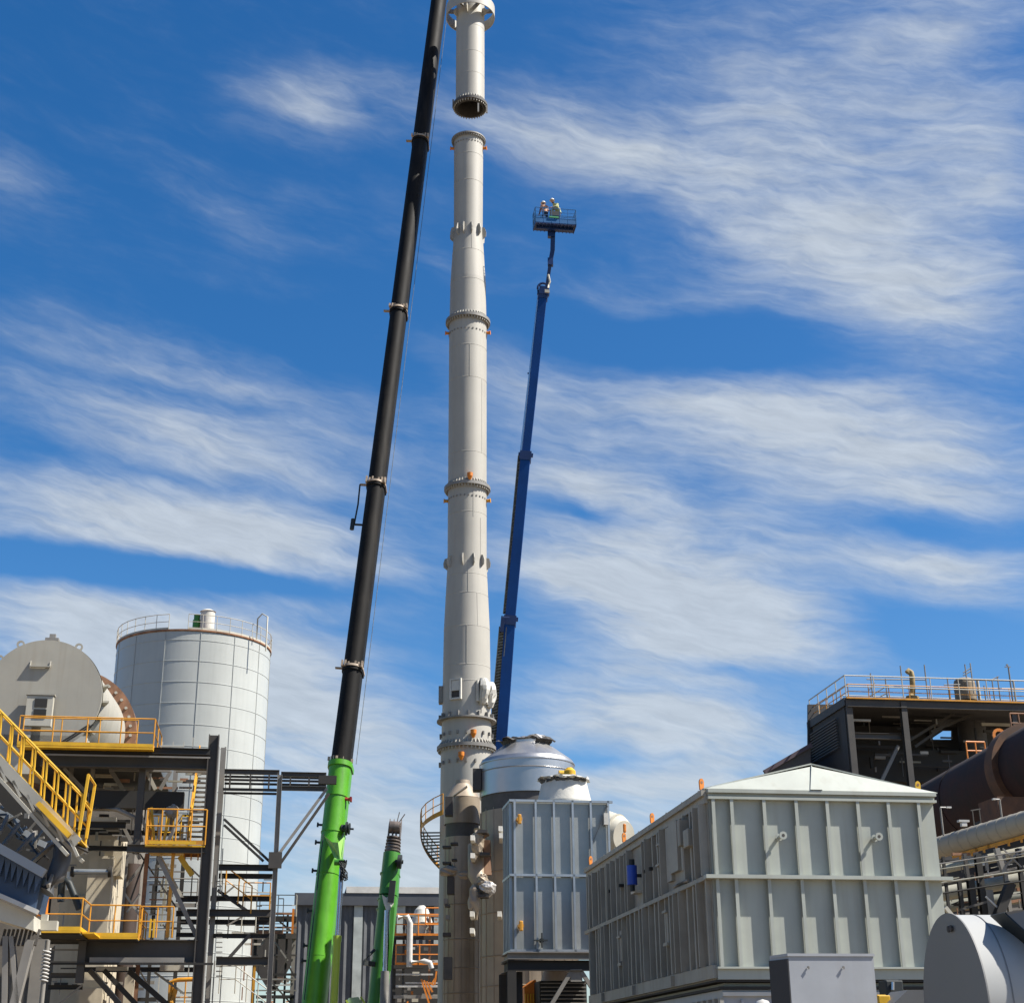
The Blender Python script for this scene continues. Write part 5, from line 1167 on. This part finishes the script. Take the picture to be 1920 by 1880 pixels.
for k in range(22):
    x = random.uniform(478, 545); hb(x, x+random.uniform(4, 22), random.uniform(1828, 1880), random.uniform(1.5, 4), DR+random.uniform(.5, 3), random.choice((PWH, STEELL, STEELD, RUST, ORANGE)), par=rk, prof='box', name='pipe')

# ================================================================ CONCRETE BEHIND / IN THE FRAME
cb_ = thing('concrete_tower', 'tan concrete block building behind the dark steel frame on the left', 'building', base(Q(175, 1700, DL+6)))
def cblock(x0, x1, y, D, dep, name, m=CONC):
    a, b = H(x0, x1, y, D); w = (b-a).length; c = Vector(((a.x+b.x)/2, (a.y+b.y)/2, 0))+EY*dep/2
    return B().gbox(c+EZ*a.z/2, w, dep, a.z).build(name, m, cb_)
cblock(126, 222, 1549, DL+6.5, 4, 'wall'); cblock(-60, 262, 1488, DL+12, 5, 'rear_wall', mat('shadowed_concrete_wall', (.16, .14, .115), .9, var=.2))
for (y) in (1590, 1680, 1760): hb(126, 222, y, 2, DL+6.4, CONC, .06, 'box', 'formwork_line', cb_)
a, b_ = H(168, 213, 1604, DL+4.2); w = (b_-a).length; c = Vector(((a.x+b_.x)/2, (a.y+b_.y)/2, 0))+EY*1.3
B().gbox(c+EZ*a.z/2, w, 2.6, a.z).build('pier', CONC, cb_)
B().gbox(c+EZ*a.z+EX*w*.42-EY*.2, .7, 1.2, 1.4).build('corbel', CONC, cb_)
for (x0, x1, y) in ((150, 193, 1852), (235, 252, 1822)):
    a, b_ = H(x0, x1, y, DL+3.5); w = (b_-a).length; c = Vector(((a.x+b_.x)/2, (a.y+b_.y)/2, 0))+EY*.8
    B().gbox(c+EZ*a.z/2, w, 1.6, a.z).build('pedestal', CONC, cb_)
tk = thing('brown_tank', 'rust streaked brown tank half hidden behind the steel frame braces', 'tank', base(Q(250, 1650, DL+7)))
c = Q(248, 1620, DL+11); B().tube(base(c)+EZ*3, c, 17*MP(c), n=32).build('tank_shell', mat('brown_tank_paint', (.05, .03, .022), .7, var=.3, streak=.5), tk)
sp_ = thing('silver_pipe_spool', 'short bright pipe spool with black end flanges before the concrete pier', 'pipe', base(Q(170, 1634, DL+2)))
a, b_ = H(136, 206, 1634, DL+3.2); B().tube(a, b_, .11, n=14).build('pipe', GALVR, sp_)
for p in (a, b_): B().tube(p-EX*.06, p+EX*.06, .2, n=16).build('flange', STEELD, sp_)
B().tube(a-EX*.1, a-EX*.1-EZ*.7, .10, n=12).build('white_leg', WHITE, sp_)
hz = B().pipe([Q(114, 1690, DL+2), Q(115, 1660, DL+2), Q(121, 1648, DL+2), Q(130, 1655, DL+2), Q(140, 1680, DL+2), Q(149, 1704, DL+2)], .13, 8); tag(hz.build('black_hose', HOSE), 'thick black hose looping above the orange railing on the lower landing', 'hose')

# ================================================================ LEFT CONVEYOR AND STAIR
DS = 36
cs = thing('conveyor_stair', 'bright yellow railed walkway sloping down to the right at the left edge', 'walkway', base(Q(60, 1500, DS)))
p0 = Q(-90, 1335, DS+.5); p1 = Q(146, 1580, DS); sd_ = EY
for k, off in enumerate((0, 1.3)):
    B().beam(p0+sd_*off, p1+sd_*off, .06, .24).build('stringer', CREAM, cs)
B().beam(p0+sd_*.65-EZ*.05, p1+sd_*.65-EZ*.05, 1.25, .04).build('walkway_deck', STEELD, cs)
B().beam(p0-EZ*.28, p1-EZ*.28-EX*.2, .10, .08).beam(p0-EZ*.28+sd_*1.2, p1-EZ*.28+sd_*1.2, .10, .08).build('lower_chord', CREAM, cs)
for k in range(9): c = p0+(p1-p0)*((k+.5)/9); B().beam(c-EZ*.1, c-EZ*.28+(p1-p0).normalized()*.3, .06, .06).build('web_member', CREAM, cs)
railing(cs, [p0, p1], YEL, 1.12, .42, r=.026); railing(cs, [p0+sd_*1.3, p1+sd_*1.3], YEL, 1.12, .42, r=.026)
b = B(); d_ = (p1-p0)
for i in range(24): c = p0+d_*((i+.5)/24)+EZ*.02; b.obox(c+sd_*.65, sd_*.6, EX*.12, EZ*.015)
b.build('treads', YEL, cs)
e0 = Q(149, 1556, DS); e1 = Q(166, 1452, DS); B().beam(e0, e1, .06, .10).beam(e0+sd_*1.3, e1+sd_*1.3, .06, .10).tube(e1, e1+sd_*1.3, .03).tube((e0+e1)/2, (e0+e1)/2+sd_*1.3, .03).build('end_gate', YEL, cs)
B().beam(e0-EX*.2-EZ*.15, e0-EX*1.0+EZ*.6, .3, .12).build('kick_plate', YEL, cs)
cv = thing('screening_conveyor', 'navy blue sheeted conveyor on cream beam sloping behind the yellow walkway', 'conveyor', base(Q(30, 1650, DS+1)))
DN = DS+.8
A0, A1, A2, A3 = Q(-80, 1560, DN), Q(80, 1640, DN), Q(64, 1706, DN), Q(-80, 1640, DN)
B().plate([A0, A1, A2, A3], EY*1.6).build('navy_sheet', NAVY, cv)
ax_ = (A1-A0).normalized()
for k in range(14):
    t_ = A0+(A1-A0)*((k+.5)/14); u_ = A3+(A2-A3)*((k+.5)/14)
    b = B().plate([t_-EY*.02-ax_*.09, t_-EY*.02+ax_*.09, t_+(u_-t_)*(.55 if k % 2 else .65)-EY*.02], -EY*.10); b.build('stiffener', mat('navy_stiffener', (.05, .08, .14), .5), cv)
B().beam(Q(-80, 1545, DN-.3), Q(83, 1637, DN-.3), .22, .20).build('side_rail', mat('pale_blue_rail', (.3, .33, .36), .5), cv)
B().beam(A3-EZ*.05-EY*.1, A2-EZ*.05-EY*.1+EX*.1, .3, .1).build('base_flange', PWH, cv)
B().plate([A3-EZ*.12, A2-EZ*.12, Q(63, 1744, DN), Q(-80, 1700, DN)], EY*1.2).build('cream_beam', CREAM, cv)
B().plate([Q(-80, 1400, DN+2.2), Q(10, 1440, DN+2.2), Q(132, 1585, DN+2.2), Q(100, 1660, DN+2.2), Q(-80, 1600, DN+2.2)], EY*.6).build('dark_hood', STEELD, cv)
for (x0, y0, x1, y1) in ((-20, 1512, 20, 1534), (40, 1556, 66, 1572), (72, 1578, 86, 1584), (10, 1526, 34, 1542)): B().beam(Q(x0, y0, DN+1.2), Q(x1, y1, DN+1.2), .1, .14).build('roller_bracket', MATS['pale_blue_rail'], cv)
for (x0, y0, x1, y1) in ((58, 1618, 110, 1572), (32, 1598, 66, 1560), (90, 1660, 118, 1600), (5, 1585, 35, 1545), (0, 1560, 14, 1530)): B().beam(Q(x0, y0, DN-.1), Q(x1, y1, DN+1), .07, .09).build('stay', STEELL, cv)
B().pipe([Q(86, 1672, DN+.3), Q(104, 1645, DN+.4), Q(116, 1610, DN+.6), Q(118, 1585, DN+.8)], .22, 10).build('chute_pipe', mat('chute_grey', (.10, .10, .10), .5), cv)
B().tube(Q(50, 1530, DN+1), Q(50, 1530, DN+.9), .05).obox(Q(50, 1529, DN+.9), EX*.05, EY*.05, EZ*.06).build('work_lamp', HATW, cv)
random.seed(9)
for k in range(26):
    x = random.uniform(-10, 85); y = 1515+x*.85+random.uniform(-12, 30); c = Q(x, y, DN+random.uniform(1.0, 1.5)); dd = Vector((random.uniform(-1, 1), 0, random.uniform(-1, 1))).normalized()
    B().beam(c-dd*.22, c+dd*.22, .05, .05).build('truss_member', random.choice((STEEL, STEELL, NAVY)), cv)
# legs and springs below
for (x0, y0, x1, w) in ((58, 1762, 26, 15), (12, 1755, 10, 10), (22, 1755, 34, 8)):
    a = Q(x0, y0, DN+.4); b_ = Q(x1, 1888, DN+.4); b_ = a+(b_-a)*(a.z/(a.z-b_.z)) if a.z > b_.z else b_
    B().beam(a, b_, w*MP(a), .3).build('support_leg', STEELL, cv)
for k in range(9): B().beam(Q(2+k*8, 1772, DN+.3), Q(10+k*8, 1742, DN+.5), .05, .05).build('strut', STEEL, cv)
c = Q(88, 1778, DN+2); b = B()
B().pipe([c+EX*math.cos(i*.9)*.09+EY*math.sin(i*.9)*.09-EZ*i*.012 for i in range(64)], .022, 5).build('coil_spring', PWH, cv)
B().tube(c+EZ*.2, base(c)+EZ*1.2, .06, n=10).build('spring_rod', STEELL, cv)
B().gbox(Q(74, 1800, DN+2.6)-EZ*.8, .35, .3, 2.6).build('bearing_housing', STEELL, cv)
B().gbox(Q(80, 1735, DN+1.2), .7, .3, .22).gbox(Q(84, 1722, DN+1.2), .15, .2, .2).build('drive_guard', CREAM, cv)

# ================================================================ SHED
def corr(b, p, d, ln, h, nrm, period=.34, amp=.06):
    n = int(ln/period)*2; vs = []
    for i in range(n+1):
        q = p+d*(ln*i/n)+nrm*(amp if (i//1) % 2 else 0); vs += [q, q+EZ*h]
    b.add(vs, [(2*i, 2*i+2, 2*i+3, 2*i+1) for i in range(n)])
DSH = 130
sh = thing('shed', 'long dark corrugated industrial shed with pale translucent strips behind the cranes', 'shed', base(Q(690, 1780, DSH)))
a, b_ = H(556, 990, 1676, DSH); wd_ = (b_-a).length; hz_ = a.z
B().gbox(base(a)+EX*wd_/2+EY*10.1+EZ*(hz_-.3)/2, wd_, 20, hz_-.3).build('core', SHED, sh)
b = B(); corr(b, base(a)-EY*.02, EX, wd_, hz_-1.0, -EY, .55, .12); b.build('cladding', SHED, sh)
B().gbox(base(a)+EX*wd_/2-EY*.25+EZ*(hz_-.5), wd_+.3, .45, 1.0).build('gutter_band', mat('gutter_grey', (.07, .075, .085), .5), sh)
b = B(); w2 = wd_-4.2; q0 = base(a)+EX*4.2
b.gbox(q0+EX*w2/2-EY*.3+EZ*(hz_+.28), w2, .5, .52).gbox(q0+EX*w2/2+EY*9+EZ*(hz_+.5), w2, 19, .1); b.build('roof_fascia', HATW, sh)
for x in (673, 752, 822):
    c = toX(a, EX, x); B().gbox(base(c)-EY*.18+EZ*(hz_-.3)/2, .75, .08, hz_-.3).build('translucent_strip', SHEDL, sh)

# ================================================================ PROCESS RACK BEHIND SECOND CRANE
DPR = 112
pr_ = thing('process_rack', 'small pipe-filled process rack with orange railings in front of the shed', 'process structure', base(Q(780, 1800, DPR)))
for (x0, x1, y, h, m) in ((738, 830, 1757, 8, STEELD), (738, 830, 1812, 7, STEELD), (738, 830, 1868, 6, STEELL), (742, 830, 1716, 3, PIPE), (742, 812, 1826, 3, PWH), (742, 830, 1848, 4, PWH), (760, 830, 1842, 2.5, PWH)): hb(x0, x1, y, h, DPR, m, par=pr_, prof='box')
for x, w, m in ((741, 6, STEELD), (758, 4, STEEL), (806, 4, RUST), (826, 5, ORANGE)): vc(x, 1712, None, w, DPR+.3, m, par=pr_)
for y0, x0, x1, hh in ((1753, 740, 828, 1.5), (1808, 742, 830, 1.4), (1733, 798, 828, 1.2)):
    a = Q(x0, y0, DPR-.6); railing(pr_, [a, toX(a, EX, x1)], ORANGE, hh, 1.4, r=.045)
a, b_ = V(769, 1722, 1812, DPR-.8); B().pipe([a-EX*.9+EZ*.1, a-EX*.2+EZ*.15, a+EZ*-.3, b_], .22, 12).build('insulated_pipe', PWH, pr_)
p = Q(790, 1757, DPR+1); B().lathe(p, [(.55, 0), (.6, .9), (.85, 1.0), (.5, 2.0), (.2, 2.3), (.01, 2.3)], 20).build('white_vessel', WHITE, pr_)
B().pipe([Q(770, 1803, DPR-.9), Q(795, 1801, DPR-.9), Q(806, 1804, DPR-.9), Q(809, 1815, DPR-.9)], .2, 10).build('white_elbow', PWH, pr_)
for k in range(6): a = Q(806+k*2.5, 1885-k*13, DPR-.5); B().beam(a, Q(790+k*5, 1835+k*2, DPR-.5), .12, .12).build('orange_brace', ORANGE, pr_)
random.seed(8)
for k in range(46):
    x = random.uniform(742, 822); y = random.uniform(1720, 1880); hb(x, x+random.uniform(2, 16), y, random.uniform(1.5, 7), DPR+random.uniform(.5, 4), random.choice((STEELD, STEELL, PWH, RUST, BAND, ORANGE, CREAM)), par=pr_, prof='box', name='pipework')
hb(738, 830, 1790, 40, DPR+6, STEELD, par=pr_, prof='box', name='dark_tray'); hb(738, 830, 1850, 70, DPR+6, STEELD, par=pr_, prof='box', name='dark_tray')
tr = thing('site_vehicle_cab', 'top of a pale green machine cab peeking up at the bottom edge', 'machine', base(Q(670, 1880, 85)))
B().plate([Q(650, 1890, 85), Q(654, 1870, 85), Q(672, 1868, 85), Q(685, 1890, 85)], EY*1.4).build('cab_roof', mat('pale_green_cab', (.35, .5, .35), .5), tr)
B().beam(Q(649, 1874, 84.9), Q(658, 1890, 84.9), .1, .1).beam(Q(676, 1868, 84.9), Q(684, 1880, 84.9), .1, .1).build('cab_frame', LIMEY, tr)

# ================================================================ RIGHT OPEN BUILDING
DB = 104
ob_ = thing('kiln_building', 'dark open-sided steel building with railed roof behind the filter house', 'building', base(Q(1700, 1450, DB)))
a = Q(1587, 1308, DB); ztb = a.z; wl = toX(a, EY, 1519); lenB = (wl-a).length; b_ = toX(a, EX, 2010); wB = (b_-a).length
ab = base(a)
b = B(); corr(b, ab+EZ*2-EX*.02, EY, lenB, ztb-2.3, -EX, .5, .1); b.build('side_cladding', BDARK, ob_)
B().gbox(ab+EX*.2+EY*lenB/2+EZ*(ztb/2), .3, lenB, ztb-.1).build('side_wall', BDARK, ob_)
B().gbox(ab-EX*.1+EY*lenB/2+EZ*(ztb-.3), .3, lenB+.3, .6).build('side_fascia', BDARK, ob_)
for k in range(11): B().beam(toX(a, EY, 1572)-EX*.3-EZ*(1.2+k*.22), toX(a, EY, 1524)-EX*.3-EZ*(1.2+k*.22), .12, .08).build('louvre', BAND, ob_)
B().gbox(ab+EX*wB/2+EZ*(ztb-.15)+EY*lenB/2, wB, lenB, .3).build('roof_slab', BDARK, ob_)
hb(1587, 2010, 1322, 17, DB-.2, STEEL, par=ob_); hb(1592, 1690, 1380, 11, DB+.2, STEEL, par=ob_); hb(1587, 1920, 1312, 3, DB-.4, YORG, .1, 'box', par=ob_, name='toe_plate')
def vcx(x, y0, w, D, m=STEEL): return vc(x, y0, None, w, D, m, par=ob_)
vcx(1589, 1312, 12, DB); vcx(1692, 1316, 11, DB-.1); vcx(1897, 1320, 9, DB); vcx(1812, 1330, 9, DB+8); vcx(1600, 1320, 6, DB+10)
br(1684, 1398, 1652, 1465, 6, DB+.5, STEELL, par=ob_); hb(1590, 1632, 1350, 4, DB+1.5, PWH, .15, 'box', par=ob_, name='light_fitting')
for x0, x1, y, m in ((1725, 1740, 1411, PWH), (1640, 1670, 1415, STEEL), (1600, 1685, 1400, STEELD), (1640, 1660, 1420, STEELL), (1840, 1905, 1358, CREAM), (1860, 1925, 1337, CREAM), (1700, 1810, 1345, STEELD), (1700, 1810, 1435, STEELD)): hb(x0, x1, y, 5, DB+4, m, par=ob_, prof='box')
for (x0, y0, x1, y1) in ((1698, 1392, 1800, 1330), (1745, 1372, 1850, 1328), (1715, 1400, 1765, 1365)): br(x0, y0, x1, y1, 5, DB+3, STEEL, par=ob_)
B().plate([Q(1712, 1388, DB+9), Q(1755, 1362, DB+9), Q(1768, 1362, DB+9), Q(1740, 1388, DB+9)], EY*.2).build('lit_duct_face', PIPE, ob_)
# rear wall with an opening that shows the sky
def rw(x0, x1, y0, y1):
    B().plate([Q(x0, y0, DB+lenB-.5), Q(x1, y0, DB+lenB-.5), Q(x1, y1, DB+lenB-.5), Q(x0, y1, DB+lenB-.5)], EY*.2).build('rear_wall', BDARK, ob_)
rw(1515, 1745, 1320, 1560); rw(1785, 2040, 1320, 1560); rw(1745, 1785, 1320, 1369); rw(1745, 1785, 1386, 1560)
B().plate([Q(1744, 1370, DB+lenB-1), Q(1768, 1370, DB+lenB-1), Q(1744, 1386, DB+lenB-1)], EY*.2).build('rear_wall', BDARK, ob_)
hb(1590, 1860, 1445, 60, DB+7, STEELD, 4, 'box', par=ob_, name='kiln_hood'); 
c = Q(1826, 1400, DB+6); B().tube(c-EZ*2, c+EZ*2.5, 1.1, n=20).tube(c-EZ*3.4, c-EZ*2, .3, 1.1, 20).build('cyclone', BAND, ob_)
random.seed(33)
for k in range(70):
    x = random.uniform(1596, 1880); y = random.uniform(1335, 1440); w = random.choice((2, 3, 3, 5)); ln_ = random.uniform(6, 40)
    if random.random() < .5: hb(x, x+ln_, y, w, DB+random.uniform(2, 9), random.choice((STEELD, STEEL, STEEL, BAND, STEELL, PIPE)), par=ob_, prof='box', name='pipework')
    else: vc(x, y, y+ln_, w, DB+random.uniform(2, 9), random.choice((STEELD, STEEL, BAND, STEELL)), 'box', par=ob_, name='pipework')
# lower roof on the left
B().plate([Q(1436, 1448, DB+3), Q(1520, 1398, DB+3), Q(1520, 1560, DB+3), Q(1436, 1560, DB+3)], EY*12).build('lean_to', mat('lean_to_cladding', (.075, .07, .068), .7), ob_)
B().beam(Q(1433, 1447, DB+2.8), Q(1521, 1396, DB+2.8), .3, .3).build('lean_to_fascia', mat('plum_fascia', (.07, .045, .055), .6), ob_)
# roof railing
zr_ = EZ*.1
a2 = Vector((a.x, a.y, ztb)); w2_ = a2+EY*lenB*.98; e2 = a2+EX*wB
railing(ob_, [w2_, a2, e2], CREAM, 1.75, 2.2, r=.04, toe=False); railing(ob_, [w2_+EZ*.02+EX*.2, a2+EX*.3+EY*.3, e2+EY*.3], YORG, 1.15, 1.6, r=.035)
railing(ob_, [a2+EY*6+EX*2, e2+EY*6], CREAM, 1.7, 2.5, r=.04)
sc_ = thing('roof_scaffold', 'thin grey scaffold tubes standing on the dark building roof', 'scaffold', a2+EX*8)
for (x, y0, y1) in ((1632, 1262, 1305), (1660, 1272, 1312), (1688, 1248, 1312), (1733, 1246, 1312), (1809, 1245, 1300), (1819, 1243, 1300), (1870, 1268, 1312), (1890, 1248, 1318), (1899, 1276, 1318), (1776, 1270, 1315), (1780, 1290, 1316), (1860, 1275, 1312), (1845, 1285, 1312)):
    a_, b2 = V(x, y0, y1, DB+1.5); B().tube(a_, b2, .055, n=6).build('scaffold_tube', FLG, sc_)
for (x0, y0, x1, y1) in ((1625, 1273, 1735, 1274), (1630, 1293, 1640, 1280), (1631, 1305, 1662, 1286), (1650, 1306, 1664, 1298), (1664, 1287, 1740, 1291), (1700, 1290, 1790, 1292), (1806, 1261, 1820, 1252), (1806, 1266, 1820, 1258), (1808, 1274, 1900, 1276), (1855, 1276, 1872, 1268), (1845, 1290, 1920, 1291), (1770, 1284, 1800, 1283)):
    B().tube(Q(x0, y0, DB+1.5), Q(x1, y1, DB+1.5), .05, n=6).build('scaffold_tube', FLG, sc_)
gp = B().pipe([Q(1711, 1312, DB+1), Q(1711, 1285, DB+1), Q(1710, 1268, DB+1), Q(1708, 1260, DB+1), Q(1704, 1257, DB+1), Q(1701, 1261, DB+1)], .21, 12).tube(Q(1711, 1312, DB+1), Q(1711, 1306, DB+1), .5, n=14)
tag(gp.build('gooseneck_vent', mat('ochre_pipe', (.30, .22, .09), .7)), 'ochre gooseneck vent pipe rising from the dark building roof', 'vent pipe')
c = Q(1812, 1314, DB+3); rv_ = 20*MP(c); h_ = toY(c, EZ, 1272).z-c.z
rtk = thing('roof_tank', 'weathered round-topped tank on the dark building roof', 'tank', c)
B().lathe(c, [(rv_, 0), (rv_, h_*.75), (rv_*.9, h_*.92), (rv_*.6, h_), (.01, h_*1.03)], 32, smooth_prof=False).build('tank_shell', mat('ochre_tank', (.26, .20, .13), .7, var=.3, streak=.4), rtk)
B().tube(c+EX*rv_*1.05-EY*.5, c+EX*rv_*1.05-EY*.5+EZ*h_*.9, .12, n=10).build('side_pipe', CREAM, rtk)
an = thing('roof_mast', 'slim mast with a small wind sensor at the right end of the roof', 'mast', Q(1889, 1315, DB)); a_, b2 = V(1891, 1250, 1318, DB); B().tube(a_, b2, .05, n=6).build('pole', FLG, an); B().beam(a_-EX*.3, a_+EX*.15, .08, .06).gbox(a_+EZ*.15-EX*.1, .14, .1, .12).build('wind_sensor', FLG, an)

# ================================================================ KILN
kc = P(1938, 1444, 76); kd = (EY*1.0-EZ*.045).normalized(); Rk = 77*MP(kc)
kl = thing('rotary_kiln', 'big dark maroon rotary kiln tube with rusty riding ring behind the filter house', 'kiln', base(kc))
B().tube(kc-kd*8, kc+kd*22, Rk, n=80).build('kiln_shell', MAROON, kl)
B().tube(kc-kd*.4, kc+kd*.5, Rk+.33, n=80).build('riding_ring', KRING, kl)
for k in (-6, 7, 14): B().tube(kc+kd*k, kc+kd*(k+.12), Rk+.04, n=80).build('shell_joint', MAROON, kl)
B().gbox(base(kc)+EY*.2+EZ*(kc.z-Rk-.4)/2, 6, 2.0, kc.z-Rk-.4).build('support_pier', STEELD, kl)
B().gbox(base(kc)+EY*20+EZ*(kc.z-Rk-1.8)/2, 6, 2.0, kc.z-Rk-1.8).build('support_pier', STEELD, kl)
a = Q(1815, 1425, 88); railing(kl, [a, toX(a, EX, 1850)], ORANGE, 1.2, .8, r=.05); c = Q(1874, 1378, 80); B().lathe(c, [(.25, 0), (.42, 0), (.42, .1), (.25, .1), (.25, 0)], 14, ax=EY).build('lifting_ring', ORANGE, kl)
a = Q(1898, 1375, 86); railing(kl, [a, toX(a, EX, 1930)], RUST, 1.3, .6, r=.05)
rr2 = P(1895, 1520, 70)
B().gbox(rr2, 2.2, 2, 1.0).build('roller_housing', KRING, kl); 

# ================================================================ CONVEYOR GALLERY
ga = thing('conveyor_gallery', 'beige rounded conveyor gallery tube rising to the right past the filter house', 'conveyor', base(P(1840, 1560, 64)))
g0, g1_ = P(1735, 1596, 68), P(1990, 1522, 60); gd_ = (g1_-g0).normalized(); rg_ = 20.5*MP(P(1840, 1565, 64))
B().tube(g0, g1_, rg_, n=40).build('gallery_tube', BEIGE, ga)
gl = (g1_-g0).length
for k in range(14): c = g0+gd_*(gl*(k+.5)/14); B().tube(c-gd_*.03, c+gd_*.03, rg_+.014, n=40).build('tube_joint', BEIGE, ga)
B().beam(g0-EY*rg_*.7+EZ*rg_*.75, g1_-EY*rg_*.7+EZ*rg_*.75, .10, .08).build('edge_strip', mat('pinkish_strip', (.55, .42, .36), .6), ga)
for k in range(7): c = g0+gd_*(gl*(.25+k*.09))-EZ*(rg_+.08)-EY*.2; B().beam(c-gd_*.5, c+gd_*.45, .08, .14).beam(c, c-EZ*.2, .08, .08).build('orange_clamp', YORG, ga)
for (x, y0, y1) in ((1763, 1513, 1566), (1874, 1498, 1535)):
    lp_ = thing('lamp_post', 'small lamp post standing on the beige conveyor gallery, %s' % ('near the filter house' if x < 1800 else 'nearer the right edge'), 'lamp', Q(x, y1, 62), 'lamp posts on the conveyor gallery')
    a_, b2 = V(x, y0, y1, 62); B().tube(b2, a_, .045, n=8).build('pole', STEELL, lp_)
    e = EX*.3 if x < 1800 else -EX*.2; B().tube(a_, a_+e, .03, n=6).obox(a_+e*1.3, e*.35, EY*.07, EZ*.035).build('lamp_head', PWH, lp_)
for x in (1823, 1836): a_, b2 = V(x, 1518, 1548, 62); B().tube(b2, a_, .03, n=6).build('post', STEEL, ga)
B().beam(Q(1820, 1519, 62), Q(1838, 1516, 62), .05, .05).build('cross_bar', STEEL, ga)
hl = thing('flood_lamp', 'small white floodlight on the conveyor gallery between the lamp posts', 'lamp', Q(1806, 1545, 62)); c = Q(1806, 1539, 62); B().obox(c, EX*.24, EY*.12, EZ*.045).obox(c-EZ*.14, EX*.12, EY*.1, EZ*.09).build('lamp_housing', PWH, hl)

# ================================================================ PIPE BRIDGE UNDER THE GALLERY
DPB = 58
pb = thing('pipe_bridge', 'tangle of tan pipes and steel trestles under the conveyor gallery', 'pipe bridge', base(Q(1840, 1660, DPB)))
def pl(x0, y0, x1, y1, wpx, m, D=DPB, name='pipe'): a, b = Q(x0, y0, D), Q(x1, y1, D-1); return B().tube(a, b, wpx/2*MP(a), n=20).build(name, m, pb)
pl(1750, 1632, 1990, 1580, 18, PIPE, DPB+3); pl(1750, 1678, 1990, 1635, 26, PIPE, DPB+1); pl(1750, 1662, 1990, 1612, 10, STEEL, DPB+5); pl(1750, 1702, 1990, 1672, 22, mat('olive_pipe', (.17, .17, .13), .6), DPB+4); pl(1750, 1725, 1990, 1700, 16, STEEL, DPB+5)
for (y, m, w) in ((1612, STEELL, 2.5), (1622, PIPE, 2), (1648, PIPE, 3), (1668, STEELD, 3)): pl(1755, y+8, 1990, y-28, w, m, DPB-1)
for x, y0, w, m in ((1768, 1605, 5, STEELD), (1832, 1600, 11, STEELD), (1818, 1640, 12, STEELD), (1852, 1668, 14, STEELL), (1880, 1600, 7, STEELL), (1908, 1590, 8, STEELD), (1798, 1650, 7, STEELD)): vc(x, y0, None, w, DPB-.5, m, par=pb)
for (x0, y0, x1, y1, w, m) in ((1868, 1590, 1882, 1635, 9, STEELL), (1880, 1590, 1915, 1625, 2.5, STEELL), (1915, 1590, 1885, 1625, 2.5, STEELL), (1895, 1655, 1868, 1725, 16, STEELD), (1848, 1680, 1875, 1705, 3, PWH), (1808, 1600, 1816, 1650, 6, STEEL), (1772, 1700, 1790, 1722, 7, CREAM), (1800, 1705, 1850, 1690, 4, STEEL)):
    br(x0, y0, x1, y1, w, DPB-1, m, par=pb)
hb(1755, 1990, 1652, 8, DPB+7, STEELD, par=pb); hb(1750, 1990, 1675, 120, DPB+14, BDARK, .3, 'box', par=pb, name='rear_screen'); hb(1750, 1990, 1560, 130, DPB+40, BDARK, .3, 'box', par=pb, name='rear_screen')
random.seed(77)
for k in range(60):
    x = random.uniform(1758, 1915); y = random.uniform(1600, 1715); w = random.choice((1.5, 2, 3, 5)); m = random.choice((STEEL, STEELL, STEELD, PIPE, PWH, RUST))
    if random.random() < .5: br(x, y, x+random.uniform(6, 40), y-random.uniform(0, 9), w, DPB+random.uniform(-1, 4), m, par=pb, name='conduit')
    else: vc(x, y, y+random.uniform(6, 30), w, DPB+random.uniform(-1, 4), m, 'box', par=pb, name='conduit')
